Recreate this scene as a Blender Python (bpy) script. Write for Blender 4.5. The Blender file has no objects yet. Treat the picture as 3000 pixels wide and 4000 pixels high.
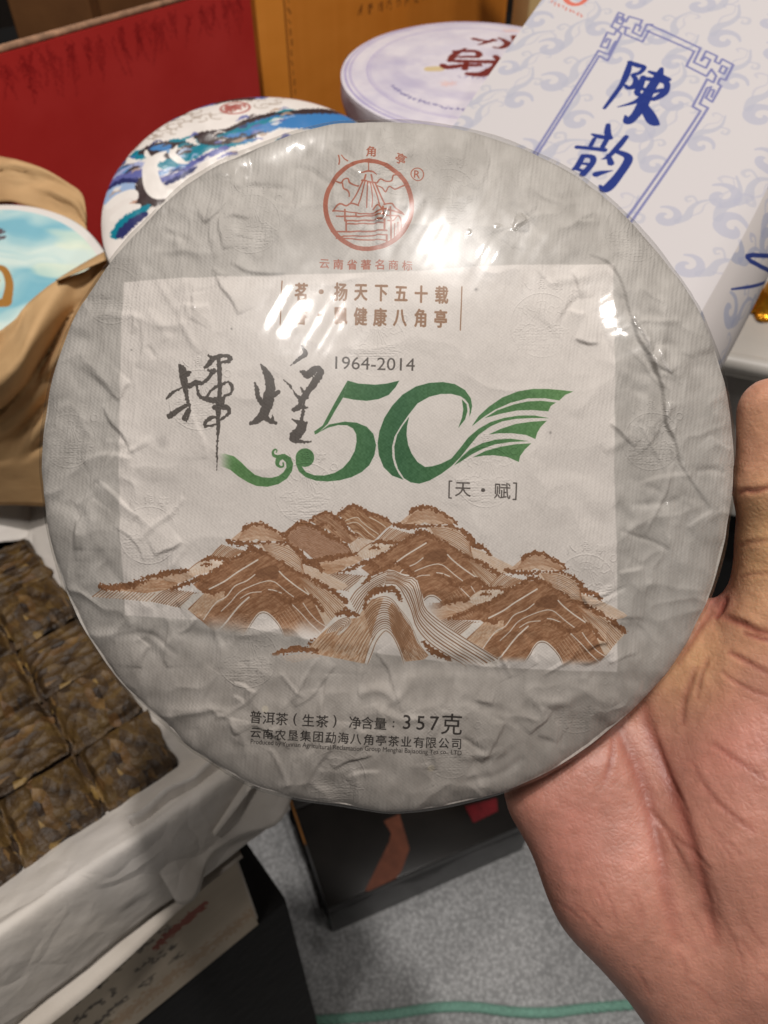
import bpy, math, random
import numpy as np
from mathutils import Vector, Matrix

# ------------------------------------------------------------------ camera, world, lamps, exposure
SC = bpy.context.scene
COL = SC.collection
H = 1.30                                   # eye height of the phone above the carpet
cam = bpy.data.cameras.new("camera")
cam.sensor_fit = 'VERTICAL'; cam.sensor_height = 36.0; cam.lens = 27.0
cam.clip_start = 0.02; cam.clip_end = 60
cam.dof.use_dof = True; cam.dof.focus_distance = 0.213; cam.dof.aperture_fstop = 20
cam_ob = bpy.data.objects.new("camera", cam); COL.objects.link(cam_ob)
cam_ob.location = (0, 0, H); cam_ob.rotation_euler = (math.radians(45), 0, 0)
SC.camera = cam_ob
SC.view_settings.view_transform = 'Standard'; SC.view_settings.look = 'None'
SC.view_settings.gamma = 1; SC.view_settings.exposure = 0.0
SC.cycles.max_bounces = 8; SC.cycles.transparent_max_bounces = 12
SC.cycles.sample_clamp_indirect = 4
SC.cycles.use_denoising = True
w = bpy.data.worlds.new("World"); SC.world = w; w.use_nodes = True
w.node_tree.nodes["Background"].inputs[0].default_value = (1.0, 0.93, 0.85, 1)
w.node_tree.nodes["Background"].inputs[1].default_value = 0.03

def lamp(name, loc, target, energy, size, color=(1, .9, .78), spread=180):
    l = bpy.data.lights.new(name, 'AREA'); l.shape = 'DISK'; l.size = size; l.energy = energy; l.color = color
    l.spread = math.radians(spread)
    o = bpy.data.objects.new(name, l); COL.objects.link(o)
    o.location = loc; d = Vector(target) - Vector(loc)
    o.rotation_euler = d.to_track_quat('-Z', 'Y').to_euler()
    return o
# the ceiling spots of the hall: one behind the photographer, three over and beyond the stall, and last an added fill
lamp("ceiling_lamp", (-.46, -.60, H + 2.0), (0, .3, H - .3), 13, .28, (1, .95, .91))
lamp("ceiling_lamp", (.52, -.04, H + 1.75), (0, .3, H - .3), 7, .09, (1, .95, .91))
lamp("ceiling_lamp", (.24, -.06, H + 1.75), (0, .3, H - .3), 26, .09, (1, .95, .91))
lamp("ceiling_lamp", (-.75, 1.6, H + 2.3), (0.1, .4, H - 1.0), 15, .14, (1, .94, .88))
lamp("ceiling_lamp", (1.5, -.3, H + 1.9), (0, .5, H - .3), 7, .12, (1, .94, .88))  # fill lamp added to brighten the red and orange carton fronts

# ------------------------------------------------------------------ pixel <-> place helpers (photo pixels 3000 x 4000)
S2 = math.sqrt(.5)
def c2w(x, y, z):                          # camera axes -> world
    return Vector((x, S2*y - S2*z, H + S2*y + S2*z))
def PD(px, py, d):                         # point seen at pixel, at depth d
    return c2w((px-1500)/3000*d, -(py-2000)/3000*d, -d)
def PZ(px, py, z):                         # point seen at pixel, at height z (relative to the camera)
    dz = S2*(-(py-2000)/3000) - S2
    return PD(px, py, z/dz)
CAMROT = cam_ob.rotation_euler.to_matrix().to_4x4()

# ------------------------------------------------------------------ object helpers
def thing(name, label, cat, loc=(0, 0, 0), rot=None, group=None):
    o = bpy.data.objects.new(name, None); COL.objects.link(o); o.empty_display_size = .02
    if rot is not None: o.matrix_world = Matrix.Translation(Vector(loc)) @ rot.to_4x4()
    else: o.location = loc
    o['label'] = label; o['category'] = cat
    if group: o['group'] = group
    return o
def tag(o, label, cat, group=None):
    o['label'] = label; o['category'] = cat
    if group: o['group'] = group
    return o
def mobj(name, me, mat, parent=None, smooth=True):
    if mat is not None and not me.materials: me.materials.append(mat)
    if smooth:
        me.polygons.foreach_set('use_smooth', np.ones(len(me.polygons), dtype=bool))
    o = bpy.data.objects.new(name, me); COL.objects.link(o)
    if parent is not None: o.parent = parent
    return o
def mesh(name, V, F, uv=None):
    me = bpy.data.meshes.new(name)
    V = np.asarray(V, dtype=np.float32)
    if isinstance(F, np.ndarray):
        n, k = F.shape
        me.vertices.add(len(V)); me.vertices.foreach_set('co', V.ravel())
        me.loops.add(n*k); me.loops.foreach_set('vertex_index', F.astype(np.int32).ravel())
        me.polygons.add(n); me.polygons.foreach_set('loop_start', np.arange(n, dtype=np.int32)*k)
        me.update(calc_edges=True); me.validate()
    else:
        me.from_pydata([tuple(map(float, v)) for v in V], [], F); me.update()
    if uv is not None:
        L = np.empty(len(me.loops), dtype=np.int32); me.loops.foreach_get('vertex_index', L)
        u = me.uv_layers.new(name='print'); u.data.foreach_set('uv', np.asarray(uv, dtype=np.float32)[L].ravel())
    return me
def grid_faces(nu, nv, wrap=False):
    i, j = np.meshgrid(np.arange(nu-1), np.arange(nv if wrap else nv-1), indexing='ij')
    j2 = (j+1) % nv
    return np.stack([i*nv+j, i*nv+j2, (i+1)*nv+j2, (i+1)*nv+j], -1).reshape(-1, 4)
def box_mesh(name, o, ax, ay, az, bev=.0015):
    """bevelled box from corner o spanned by three vectors"""
    import bmesh
    o, ax, ay, az = map(Vector, (o, ax, ay, az))
    bm = bmesh.new()
    v = [bm.verts.new(o + ax*i + ay*j + az*k) for k in (0, 1) for j in (0, 1) for i in (0, 1)]
    for f in ((0, 1, 3, 2), (4, 6, 7, 5), (0, 4, 5, 1), (2, 3, 7, 6), (0, 2, 6, 4), (1, 5, 7, 3)):
        bm.faces.new([v[i] for i in f])
    bmesh.ops.recalc_face_normals(bm, faces=bm.faces)
    if bev: bmesh.ops.bevel(bm, geom=list(bm.edges), offset=bev, segments=2, affect='EDGES', profile=.6)
    me = bpy.data.meshes.new(name); bm.to_mesh(me); bm.free()
    return me
def tube_mesh(name, pts, rad, nseg=10, caps=True):
    pts = [Vector(p) for p in pts]; n = len(pts); V = []; 
    rad = rad if hasattr(rad, '__len__') else [rad]*n
    up = Vector((0, 0, 1))
    for i, p in enumerate(pts):
        t = (pts[min(i+1, n-1)] - pts[max(i-1, 0)]).normalized()
        a = t.cross(up if abs(t.dot(up)) < .95 else Vector((1, 0, 0))).normalized(); b = t.cross(a)
        for k in range(nseg):
            an = 2*math.pi*k/nseg
            V.append(p + (a*math.cos(an) + b*math.sin(an))*rad[i])
    F = [list(map(int, f)) for f in grid_faces(n, nseg, True)]
    if caps: F += [list(range(nseg))[::-1], [(n-1)*nseg+k for k in range(nseg)]]
    return mesh(name, V, F)

# ------------------------------------------------------------------ noise
def vnoise(x, y, seed=0):
    x = np.asarray(x, dtype=np.float64); y = np.asarray(y, dtype=np.float64)
    xi = np.floor(x).astype(np.int64); yi = np.floor(y).astype(np.int64); fx = x-xi; fy = y-yi
    fx = fx*fx*fx*(fx*(fx*6-15)+10); fy = fy*fy*fy*(fy*(fy*6-15)+10)
    def h(a, b):
        n = (a*374761393 + b*668265263 + seed*974634777) & 0x7fffffff
        n = ((n ^ (n >> 13))*1274126177) & 0x7fffffff
        return ((n ^ (n >> 16)) & 0xffff)/65535.0
    return (h(xi, yi)*(1-fx)*(1-fy) + h(xi+1, yi)*fx*(1-fy) + h(xi, yi+1)*(1-fx)*fy + h(xi+1, yi+1)*fx*fy)*2-1
def fbm(x, y, seed=0, oct=4):
    s = 0; a = 1; t = 0
    for k in range(oct):
        s = s + a*vnoise(x*2**k, y*2**k, seed+k*17); t += a; a *= .5
    return s/t
def sstep(a, b, x):
    t = np.clip((x-a)/(b-a), 0, 1); return t*t*(3-2*t)
def dist_poly(X, Y, pts, closed=False):
    """distance, signed side, and 0..1 position along a polyline"""
    pts = np.asarray(pts, float); best = np.full(X.shape, 1e9); side = np.zeros(X.shape); pos = np.zeros(X.shape)
    n = len(pts)-1
    for i in range(n):
        a = pts[i]; b = pts[i+1]; d = b-a; L = d@d + 1e-12
        t = np.clip(((X-a[0])*d[0] + (Y-a[1])*d[1])/L, 0, 1)
        ex = X-a[0]-t*d[0]; ey = Y-a[1]-t*d[1]; q = np.hypot(ex, ey)
        m = q < best
        best = np.where(m, q, best); side = np.where(m, np.sign(d[0]*ey-d[1]*ex), side); pos = np.where(m, (i+t)/n, pos)
    return best, side, pos
def smooth_pts(p, k=6):
    """Catmull-Rom through points of any dimension"""
    p = np.asarray(p, float); n = len(p)
    if n < 3: 
        t = np.linspace(0, 1, k*2)[:, None]; return p[0]*(1-t)+p[-1]*t
    out = []
    for i in range(n-1):
        p0 = p[max(i-1, 0)]; p1 = p[i]; p2 = p[i+1]; p3 = p[min(i+2, n-1)]
        for t in np.linspace(0, 1, k, endpoint=False):
            out.append(.5*((2*p1)+(-p0+p2)*t+(2*p0-5*p1+4*p2-p3)*t*t+(-p0+3*p1-3*p2+p3)*t**3))
    out.append(p[-1]); return np.array(out)

# ------------------------------------------------------------------ flat print: a small canvas the script paints on
GLYPH = {}
def glyph(ch, bold=0.0):
    key = (ch, bold)
    if key not in GLYPH:
        cu = bpy.data.curves.new("t", "FONT"); cu.body = ch; cu.resolution_u = 3
        o = bpy.data.objects.new("t", cu); COL.objects.link(o)
        dg = bpy.context.evaluated_depsgraph_get(); dg.update()
        me = bpy.data.meshes.new_from_object(o.evaluated_get(dg))
        V = np.array([v.co[:2] for v in me.vertices]).reshape(-1, 2)
        me.calc_loop_triangles(); T = np.array([t.vertices[:] for t in me.loop_triangles]).reshape(-1, 3)
        bpy.data.objects.remove(o); bpy.data.curves.remove(cu); bpy.data.meshes.remove(me)
        GLYPH[key] = (V, T)
    return GLYPH[key]
class Canvas:
    SS = 3
    def __init__(s, n, m, mapf):           # n wide, m high; mapf: user points -> canvas pixels, y down
        s.w, s.h, s.mapf = n, m, mapf
        s.rgb = np.zeros((m, n, 3)); s.a = np.zeros((m, n)); s.stack = []
    def push(s): s.stack.append((s.rgb, s.a)); s.rgb = np.zeros_like(s.rgb); s.a = np.zeros_like(s.a)
    def pop(s, mask=None):
        rgb, a = s.rgb, s.a if mask is None else s.a*mask
        r0, a0 = s.stack.pop()
        s.rgb, s.a = r0, a0; s._over((slice(0, s.h), slice(0, s.w)), a, rgb)
    def _over(s, sl, a, col):
        a0 = s.a[sl]; o = a + a0*(1-a); k = np.where(o > 1e-6, a/np.maximum(o, 1e-6), 0)[..., None]
        s.rgb[sl] = s.rgb[sl]*(1-k) + np.asarray(col)*k; s.a[sl] = o
    def _paint(s, x0, y0, cov, col, op, erase, tex):
        h, w = cov.shape
        X0, Y0 = max(x0, 0), max(y0, 0); X1, Y1 = min(x0+w, s.w), min(y0+h, s.h)
        if X1 <= X0 or Y1 <= Y0: return
        cov = cov[Y0-y0:Y1-y0, X0-x0:X1-x0]*op; sl = (slice(Y0, Y1), slice(X0, X1))
        if erase: s.a[sl] *= (1-cov); return
        if tex is not None:
            yy, xx = np.mgrid[Y0:Y1, X0:X1]; c = tex(xx, yy)
            if c.ndim == 2: c = np.asarray(col)*c[..., None]
            s._over(sl, cov, np.clip(c, 0, 1))
        else: s._over(sl, cov, col)
    def _raster(s, polys):
        allp = np.concatenate(polys); SS = s.SS
        x0 = int(np.floor(allp[:, 0].min()))-1; y0 = int(np.floor(allp[:, 1].min()))-1
        x1 = int(np.ceil(allp[:, 0].max()))+2; y1 = int(np.ceil(allp[:, 1].max()))+2
        x0 = max(x0, -50); y0 = max(y0, -50); x1 = min(x1, s.w+50); y1 = min(y1, s.h+50)
        if x1 <= x0 or y1 <= y0: return x0, y0, None
        return x0, y0, ((y1-y0)*SS, (x1-x0)*SS)
    def _tog(s, p, x0, y0, shp):
        SS = s.SS; M = np.zeros((shp[0], shp[1]+1), np.uint8)
        q = (p-np.array([x0, y0]))*SS; n = len(q)
        for i in range(n):
            (xa, ya), (xb, yb) = q[i], q[(i+1) % n]
            if ya == yb: continue
            if ya > yb: xa, ya, xb, yb = xb, yb, xa, ya
            r0 = max(0, math.ceil(ya-.5)); r1 = min(shp[0]-1, math.ceil(yb-.5)-1)
            if r1 < r0: continue
            r = np.arange(r0, r1+1); x = xa + (r+.5-ya)*(xb-xa)/(yb-ya)
            c = np.clip(np.ceil(x-.5), 0, shp[1]).astype(int)
            M[r, c] ^= 1
        return np.bitwise_xor.accumulate(M, axis=1)[:, :-1]
    def _fin(s, M): 
        SS = s.SS; return M.reshape(M.shape[0]//SS, SS, M.shape[1]//SS, SS).mean((1, 3))
    def poly(s, pts, col=(0, 0, 0), op=1., erase=False, tex=None, smooth=0):
        pts = np.asarray(pts, float)
        if smooth: pts = smooth_pts(np.vstack([pts, pts[:1]]), smooth)[:-1]
        p = s.mapf(pts); x0, y0, shp = s._raster([p])
        if shp is None: return
        s._paint(x0, y0, s._fin(s._tog(p, x0, y0, shp)), col, op, erase, tex)
    def stroke(s, pts, width, col=(0, 0, 0), op=1., erase=False, smooth=4, tex=None, rough=0, seed=1):
        """brush line: pts (x,y) or (x,y,w); widths in user units; rough = ragged edge"""
        pts = np.asarray(pts, float)
        if pts.shape[1] == 2: pts = np.column_stack([pts, np.full(len(pts), width)])
        if smooth: pts = smooth_pts(pts, smooth)
        p = s.mapf(pts[:, :2]); e = s.mapf(pts[:, :2]+np.array([1., 0]))
        sc = np.hypot(*(e-p).T); r = pts[:, 2]*sc/2
        pad = r.max()*1.6+2
        x0 = max(int(p[:, 0].min()-pad), 0); x1 = min(int(p[:, 0].max()+pad)+1, s.w)
        y0 = max(int(p[:, 1].min()-pad), 0); y1 = min(int(p[:, 1].max()+pad)+1, s.h)
        if x1 <= x0 or y1 <= y0: return
        D = np.full((y1-y0, x1-x0), 1e9)
        for i in range(len(p)-1):
            rr = max(r[i], r[i+1])*1.6+2
            a0 = max(int(min(p[i, 0], p[i+1, 0])-rr), x0); a1 = min(int(max(p[i, 0], p[i+1, 0])+rr)+1, x1)
            b0 = max(int(min(p[i, 1], p[i+1, 1])-rr), y0); b1 = min(int(max(p[i, 1], p[i+1, 1])+rr)+1, y1)
            if a1 <= a0 or b1 <= b0: continue
            yy, xx = np.mgrid[b0:b1, a0:a1]
            d = p[i+1]-p[i]; L = d@d+1e-9
            t = np.clip(((xx-p[i, 0])*d[0]+(yy-p[i, 1])*d[1])/L, 0, 1)
            q = np.hypot(xx-p[i, 0]-t*d[0], yy-p[i, 1]-t*d[1])-(r[i]+(r[i+1]-r[i])*t)
            v = D[b0-y0:b1-y0, a0-x0:a1-x0]; np.minimum(v, q, out=v)
        if rough:
            yy, xx = np.mgrid[y0:y1, x0:x1]
            D = D + rough*sc.mean()*vnoise(xx/4.2, yy/4.2, seed)
        s._paint(x0, y0, np.clip(.5-D, 0, 1), col, op, erase, tex)
    def hatch(s, A, B, n, width, col, op=1., skip=0, rng=None, n2=None):
        A = smooth_pts(A, 8); B = smooth_pts(B, 8)
        def rs(P, m=24):
            d = np.r_[0, np.cumsum(np.hypot(*np.diff(P, axis=0).T))]; t = np.linspace(0, d[-1], m)
            return np.column_stack([np.interp(t, d, P[:, 0]), np.interp(t, d, P[:, 1])])
        A, B = rs(A), rs(B)
        for k in range(n):
            t = k/max(n-1, 1)
            wd = width if rng is None else width*rng.uniform(.6, 1.4)
            P = A*(1-t)+B*t
            if rng is not None and skip:
                a = rng.randint(0, 4); b = 24-rng.randint(0, 5); P = P[a:b]
            s.stroke(P, wd, col, op, smooth=0)
    def char(s, ch, c, size, col, rot=0., bold=0., sx=1., op=1., tr=None, base=False):
        """one character centred on c (user units); rot in degrees clockwise; tr = 2x2 user transform"""
        V, T = glyph(ch)
        if not len(T): return
        lo, hi = V.min(0), V.max(0); q = (V-(lo+hi)/2)*size*np.array([sx, -1])
        a = math.radians(rot); R = np.array([[math.cos(a), -math.sin(a)], [math.sin(a), math.cos(a)]])
        if tr is not None: R = np.asarray(tr)@R
        P_ = s.mapf(q@R.T+np.asarray(c, float)); sc = np.ptp(P_, axis=0).max()/max(np.ptp(q, axis=0).max(), 1e-9); s._tri(P_, T, col, op, bold*size*sc)
    def _tri(s, p, T, col, op, grow=0.):
        x0, y0, shp = s._raster([p])
        if shp is None: return
        SS = s.SS; M = np.zeros(shp, np.uint8); q = (p-np.array([x0, y0]))*SS
        for t in T:
            tri = q[t]; a0, b0 = np.floor(tri.min(0)).astype(int); a1, b1 = np.ceil(tri.max(0)).astype(int)+1
            a0 = max(a0, 0); b0 = max(b0, 0); a1 = min(a1, shp[1]); b1 = min(b1, shp[0])
            if a1 <= a0 or b1 <= b0: continue
            yy, xx = np.mgrid[b0:b1, a0:a1]; xx = xx+.5; yy = yy+.5; ok = None
            (ax, ay), (bx, by), (cx, cy) = tri
            e1 = (bx-ax)*(yy-ay)-(by-ay)*(xx-ax); e2 = (cx-bx)*(yy-by)-(cy-by)*(xx-bx); e3 = (ax-cx)*(yy-cy)-(ay-cy)*(xx-cx)
            M[b0:b1, a0:a1] |= (((e1 >= 0) & (e2 >= 0) & (e3 >= 0)) | ((e1 <= 0) & (e2 <= 0) & (e3 <= 0))).astype(np.uint8)
        g = int(round(grow*SS))
        if g > 0:
            K = M.copy()
            for dx in range(-g, g+1):
                for dy in range(-g, g+1):
                    if dx*dx+dy*dy <= g*g+.5: K |= np.roll(np.roll(M, dx, 1), dy, 0)
            M = K
        s._paint(x0, y0, s._fin(M), col, op, False, None)
    def line(s, text, p0, p1, h, col, bold=0., op=1.):
        """a line of Latin text fitted from p0 to p1 along its baseline, letter height h for the em"""
        V, T = glyph(text); p0 = np.asarray(p0, float); d = np.asarray(p1, float)-p0
        x0, x1 = V[:, 0].min(), V[:, 0].max()
        u = (V[:, :1]-x0)/(x1-x0); n = np.array([d[1], -d[0]])/np.hypot(*d)
        s._tri(s.mapf(p0+u*d+V[:, 1:]*h*n), T, col, op)
    def image(s, name, base=None, data=False):
        rgb = s.rgb
        if base is not None: rgb = base*(1-s.a[..., None]) + s.rgb*s.a[..., None]
        im = bpy.data.images.new(name, s.w, s.h, alpha=False, float_buffer=False)
        if data: im.colorspace_settings.name = 'Non-Color'
        px = np.ones((s.h, s.w, 4), np.float32); px[..., :3] = np.clip(rgb, 0, 1)[::-1]
        im.pixels.foreach_set(px.ravel()); im.update(); im.pack()
        return im
def gray_image(name, g):
    h, w_ = g.shape
    im = bpy.data.images.new(name, w_, h, alpha=False, float_buffer=False); im.colorspace_settings.name = 'Non-Color'
    px = np.ones((h, w_, 4), np.float32); px[..., :3] = np.clip(g, 0, 1)[::-1, :, None]
    im.pixels.foreach_set(px.ravel()); im.update(); im.pack(); return im
def C(r, g, b): return np.array([r, g, b])/255.

# ------------------------------------------------------------------ materials
def lin(c): return tuple((x/12.92 if x <= .04045 else ((x+.055)/1.055)**2.4) for x in c)
class Mat:
    def __init__(s, name, col=(.5, .5, .5), rough=.6, spec=.4, metal=0.):
        s.m = bpy.data.materials.new(name); s.m.use_nodes = True; s.t = s.m.node_tree
        s.b = s.t.nodes['Principled BSDF']; s.out = s.t.nodes['Material Output']
        s.b.inputs['Base Color'].default_value = (*lin(col), 1); s.b.inputs['Roughness'].default_value = rough
        s.b.inputs['Specular IOR Level'].default_value = spec; s.b.inputs['Metallic'].default_value = metal
    def n(s, kind, **kw):
        nd = s.t.nodes.new(kind)
        for k, v in kw.items():
            if k in nd.inputs: nd.inputs[k].default_value = v
            else: setattr(nd, k, v)
        return nd
    def l(s, a, b): s.t.links.new(a, b)
    def img(s, im):
        nd = s.n('ShaderNodeTexImage'); nd.image = im; nd.extension = 'EXTEND'; return nd
    def coord(s, kind='Object'): return s.n('ShaderNodeTexCoord').outputs[kind]
    def noise(s, scale, detail=3, rough=.55, vec=None, dist=0.):
        nd = s.n('ShaderNodeTexNoise', Scale=scale, Detail=detail, Roughness=rough, Distortion=dist)
        s.l(vec if vec is not None else s.coord(), nd.inputs['Vector']); return nd.outputs['Fac']
    def ramp(s, fac, stops):
        nd = s.n('ShaderNodeValToRGB'); e = nd.color_ramp.elements
        while len(e) < len(stops): e.new(.5)
        for i, (p, c) in enumerate(stops): e[i].position = p; e[i].color = (*lin(c), 1)
        s.l(fac, nd.inputs[0]); return nd.outputs[0]
    def mapr(s, fac, a, b):
        nd = s.n('ShaderNodeMapRange'); nd.inputs[3].default_value = a; nd.inputs[4].default_value = b
        s.l(fac, nd.inputs[0]); return nd.outputs[0]
    def mult(s, a, b, fac=1.):
        nd = s.n('ShaderNodeMix', data_type='RGBA', blend_type='MULTIPLY'); nd.inputs[0].default_value = fac
        s.l(a, nd.inputs[6]); s.l(b, nd.inputs[7]); return nd.outputs[2]
    def color(s, sock): s.l(sock, s.b.inputs['Base Color']); return s
    def bump(s, h, dist=.001, strength=1., prev=None):
        nd = s.n('ShaderNodeBump', Distance=dist, Strength=strength); s.l(h, nd.inputs['Height'])
        if prev is not None: s.l(prev, nd.inputs['Normal'])
        s.l(nd.outputs[0], s.b.inputs['Normal']); return nd.outputs[0]
def plain(name, col, rough=.6, var=.12, scale=40, bump=0., bscale=200, spec=.35, metal=0.):
    """one colour with grain, mottling and relief"""
    m = Mat(name, col, rough, spec, metal)
    f = m.noise(scale, 5); d = tuple(max(0, c*(1-var)) for c in col); u = tuple(min(1, c*(1+var)) for c in col)
    m.color(m.ramp(f, [(.3, d), (.7, u)]))
    if bump: m.bump(m.noise(bscale, 4), bump)
    return m.m
def printed(name, im, rough=.5, spec=.35, bump=None, bscale=600):
    m = Mat(name, rough=rough, spec=spec); t = m.img(im); m.color(t.outputs[0])
    if bump: m.bump(m.noise(bscale, 3), bump)
    return m

# ------------------------------------------------------------------ the wrapped tea cake held up to the lens
DR = .2222                                  # depth of the rim
RC = .1                                     # radius
CX, CY = .00126, .01348                     # centre in camera axes at the rim depth
HF, PF = .0185, 2.3                        # bulge of the face
def dome(r): return HF*np.maximum(1-np.minimum(r/RC, 1)**PF, 0)**(1/1.7)
def px2cake(p):
    """photo pixel -> position on the face of the cake (metres from its centre, y up)"""
    p = np.asarray(p, float); u = (p[:, 0]-1500)/3000; v = (2000-p[:, 1])/3000; D = np.full(len(p), DR-HF)
    for _ in range(5):
        x = u*D-CX; y = v*D-CY; D = DR-dome(np.hypot(x, y))
    return np.column_stack([x, y])
N = 1900; EXT = .1035
def cake2cv(q): return np.column_stack([(q[:, 0]/EXT+1)*N/2, (1-q[:, 1]/EXT)*N/2])
rng = random.Random(7)
cv = Canvas(N, N, lambda p: cake2cv(px2cake(p)))
yy, xx = np.mgrid[0:N, 0:N]
KX = ((xx+.5)/N*2-1)*EXT; KY = (1-(yy+.5)/N*2)*EXT
Dm = DR-dome(np.hypot(KX, KY)); PXm = 1500+3000*(KX+CX)/Dm; PYm = 2000-3000*(KY+CY)/Dm   # photo pixel of each canvas pixel

RED, BRN, INK = C(150, 84, 64), C(134, 98, 70), C(80, 74, 70)
# emblem: ring, pavilion, clouds, and its lettering
def c1(l, o=(1100, 500), k=.4822): return [(o[0]+a[0]*k, o[1]+a[1]*k, *[q*k for q in a[2:]]) for a in l]
EMBLEM = [
 [(703, 280, 8), (703, 350, 9)], [(635, 370, 6), (670, 357, 14), (703, 352, 16), (740, 357, 14), (768, 375, 6)],
 [(680, 380, 14), (668, 430, 14)], [(725, 380, 14), (735, 430, 14)], [(650, 430, 16), (760, 440, 16)],
 [(655, 440, 13), (600, 540, 13), (550, 605, 12)], [(675, 440, 11), (640, 560, 11), (620, 610, 10)],
 [(697, 440, 11), (690, 560, 11), (688, 640, 10)], [(718, 440, 10), (735, 560, 10), (730, 640, 10)],
 [(735, 445, 11), (775, 560, 11), (790, 625, 10)], [(760, 450, 13), (800, 550, 13), (835, 620, 13)],
 [(412, 660, 12), (470, 605, 16), (520, 620, 14), (560, 600, 14), (620, 620, 14)],
 [(830, 620, 16), (890, 612, 14), (915, 640, 14), (985, 690, 18)], [(412, 660, 12), (500, 665, 10), (620, 680, 10), (740, 690, 14), (850, 660, 16), (985, 690, 16)],
 [(740, 660, 14), (775, 625, 14), (810, 660, 14)], [(440, 700, 12), (520, 705, 14), (860, 705, 14), (940, 705, 12)],
 [(510, 650, 14), (510, 735, 14)], [(600, 680, 12), (600, 705, 12)], [(820, 640, 14), (820, 705, 14)], [(880, 640, 14), (880, 720, 14)],
 [(510, 740, 14), (835, 740, 14)], [(520, 765, 12), (830, 765, 12)], [(520, 735, 14), (520, 825, 14)], [(832, 735, 16), (832, 825, 16)],
 [(400, 825, 14), (850, 828, 14)], [(500, 862, 12), (850, 862, 12)], [(440, 880, 12), (500, 862, 14)], [(490, 880, 12), (850, 905, 10)],
 [(850, 862, 16), (850, 930, 16)], [(885, 730, 14), (885, 905, 14)], [(860, 745, 12), (905, 745, 12), (940, 705, 12), (965, 740, 14), (968, 830, 14)],
 [(915, 770, 10), (912, 890, 10)], [(937, 760, 8), (932, 880, 8)], [(948, 760, 8), (948, 870, 8)],
 [(440, 420, 12), (480, 430, 14), (500, 405, 12), (535, 400, 12), (550, 440, 14), (590, 460, 12), (620, 470, 14)],
 [(490, 435, 12), (500, 480, 12), (530, 495, 14), (545, 520, 12), (545, 545, 10)],
 [(770, 440, 12), (800, 405, 12), (840, 425, 12), (890, 420, 12), (905, 375, 12), (960, 370, 12)],
 [(770, 465, 10), (815, 485, 12), (840, 515, 12), (870, 470, 10), (915, 490, 12), (960, 470, 14), (1005, 450, 12)]]
def ring(c, r, k=48): return [(c[0]+r*math.cos(2*math.pi*i/k), c[1]+r*math.sin(2*math.pi*i/k)) for i in range(k+1)]
cv.stroke(ring((1439, 797.5), 169.5), 18.3, RED, smooth=0)
for l in EMBLEM: cv.stroke(c1(l), 6, RED, smooth=3)
for ch, c, r in (("八", (487, 246), -22), ("角", (724, 190), 2), ("亭", (965, 243), 22)):
    cv.char(ch, c1([c])[0][:2], 44, RED, r, .022)
cv.stroke(ring((1630, 672.6), 25, 24), 4.2, RED, smooth=0); cv.char("R", (1630, 673), 44, RED, 3, .01)
for i, ch in enumerate("云南省著名商标"):
    t = i/6; cv.char(ch, (1100+.4822*(345+673*t), 500+.4822*(1091+15*t)), 42, RED, 1.5, .018)
# two lines of motto between rules
def c2(x, y): return (1000+.5425*x, 1000+.5425*y)
for x, y, ch in ((325, 257, "茗"), (467, 253, "·"), (610, 255, "扬"), (755, 260, "天"), (902, 266, "下"), (1045, 270, "五"), (1190, 272, "十"), (1338, 277, "载"),
                 (318, 430, "香"), (458, 423, "·"), (610, 430, "飘"), (752, 434, "健"), (893, 440, "康"), (1037, 446, "八"), (1183, 447, "角"), (1330, 451, "亭")):
    if ch == "·":
        cv.stroke([c2(x-1, y), c2(x+1, y)], 19, BRN, smooth=0)
    else: cv.char(ch, c2(x, y), 74, BRN, 1.5, .03, sx=.72)
cv.stroke([c2(186, 178), c2(172, 493)], 4.6, BRN, smooth=0); cv.stroke([c2(1482, 218), c2(1470, 532)], 4.6, BRN, smooth=0)
cv.line("1964-2014", c2(570, 812), c2(1143, 826), 71, INK, .012)
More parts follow.
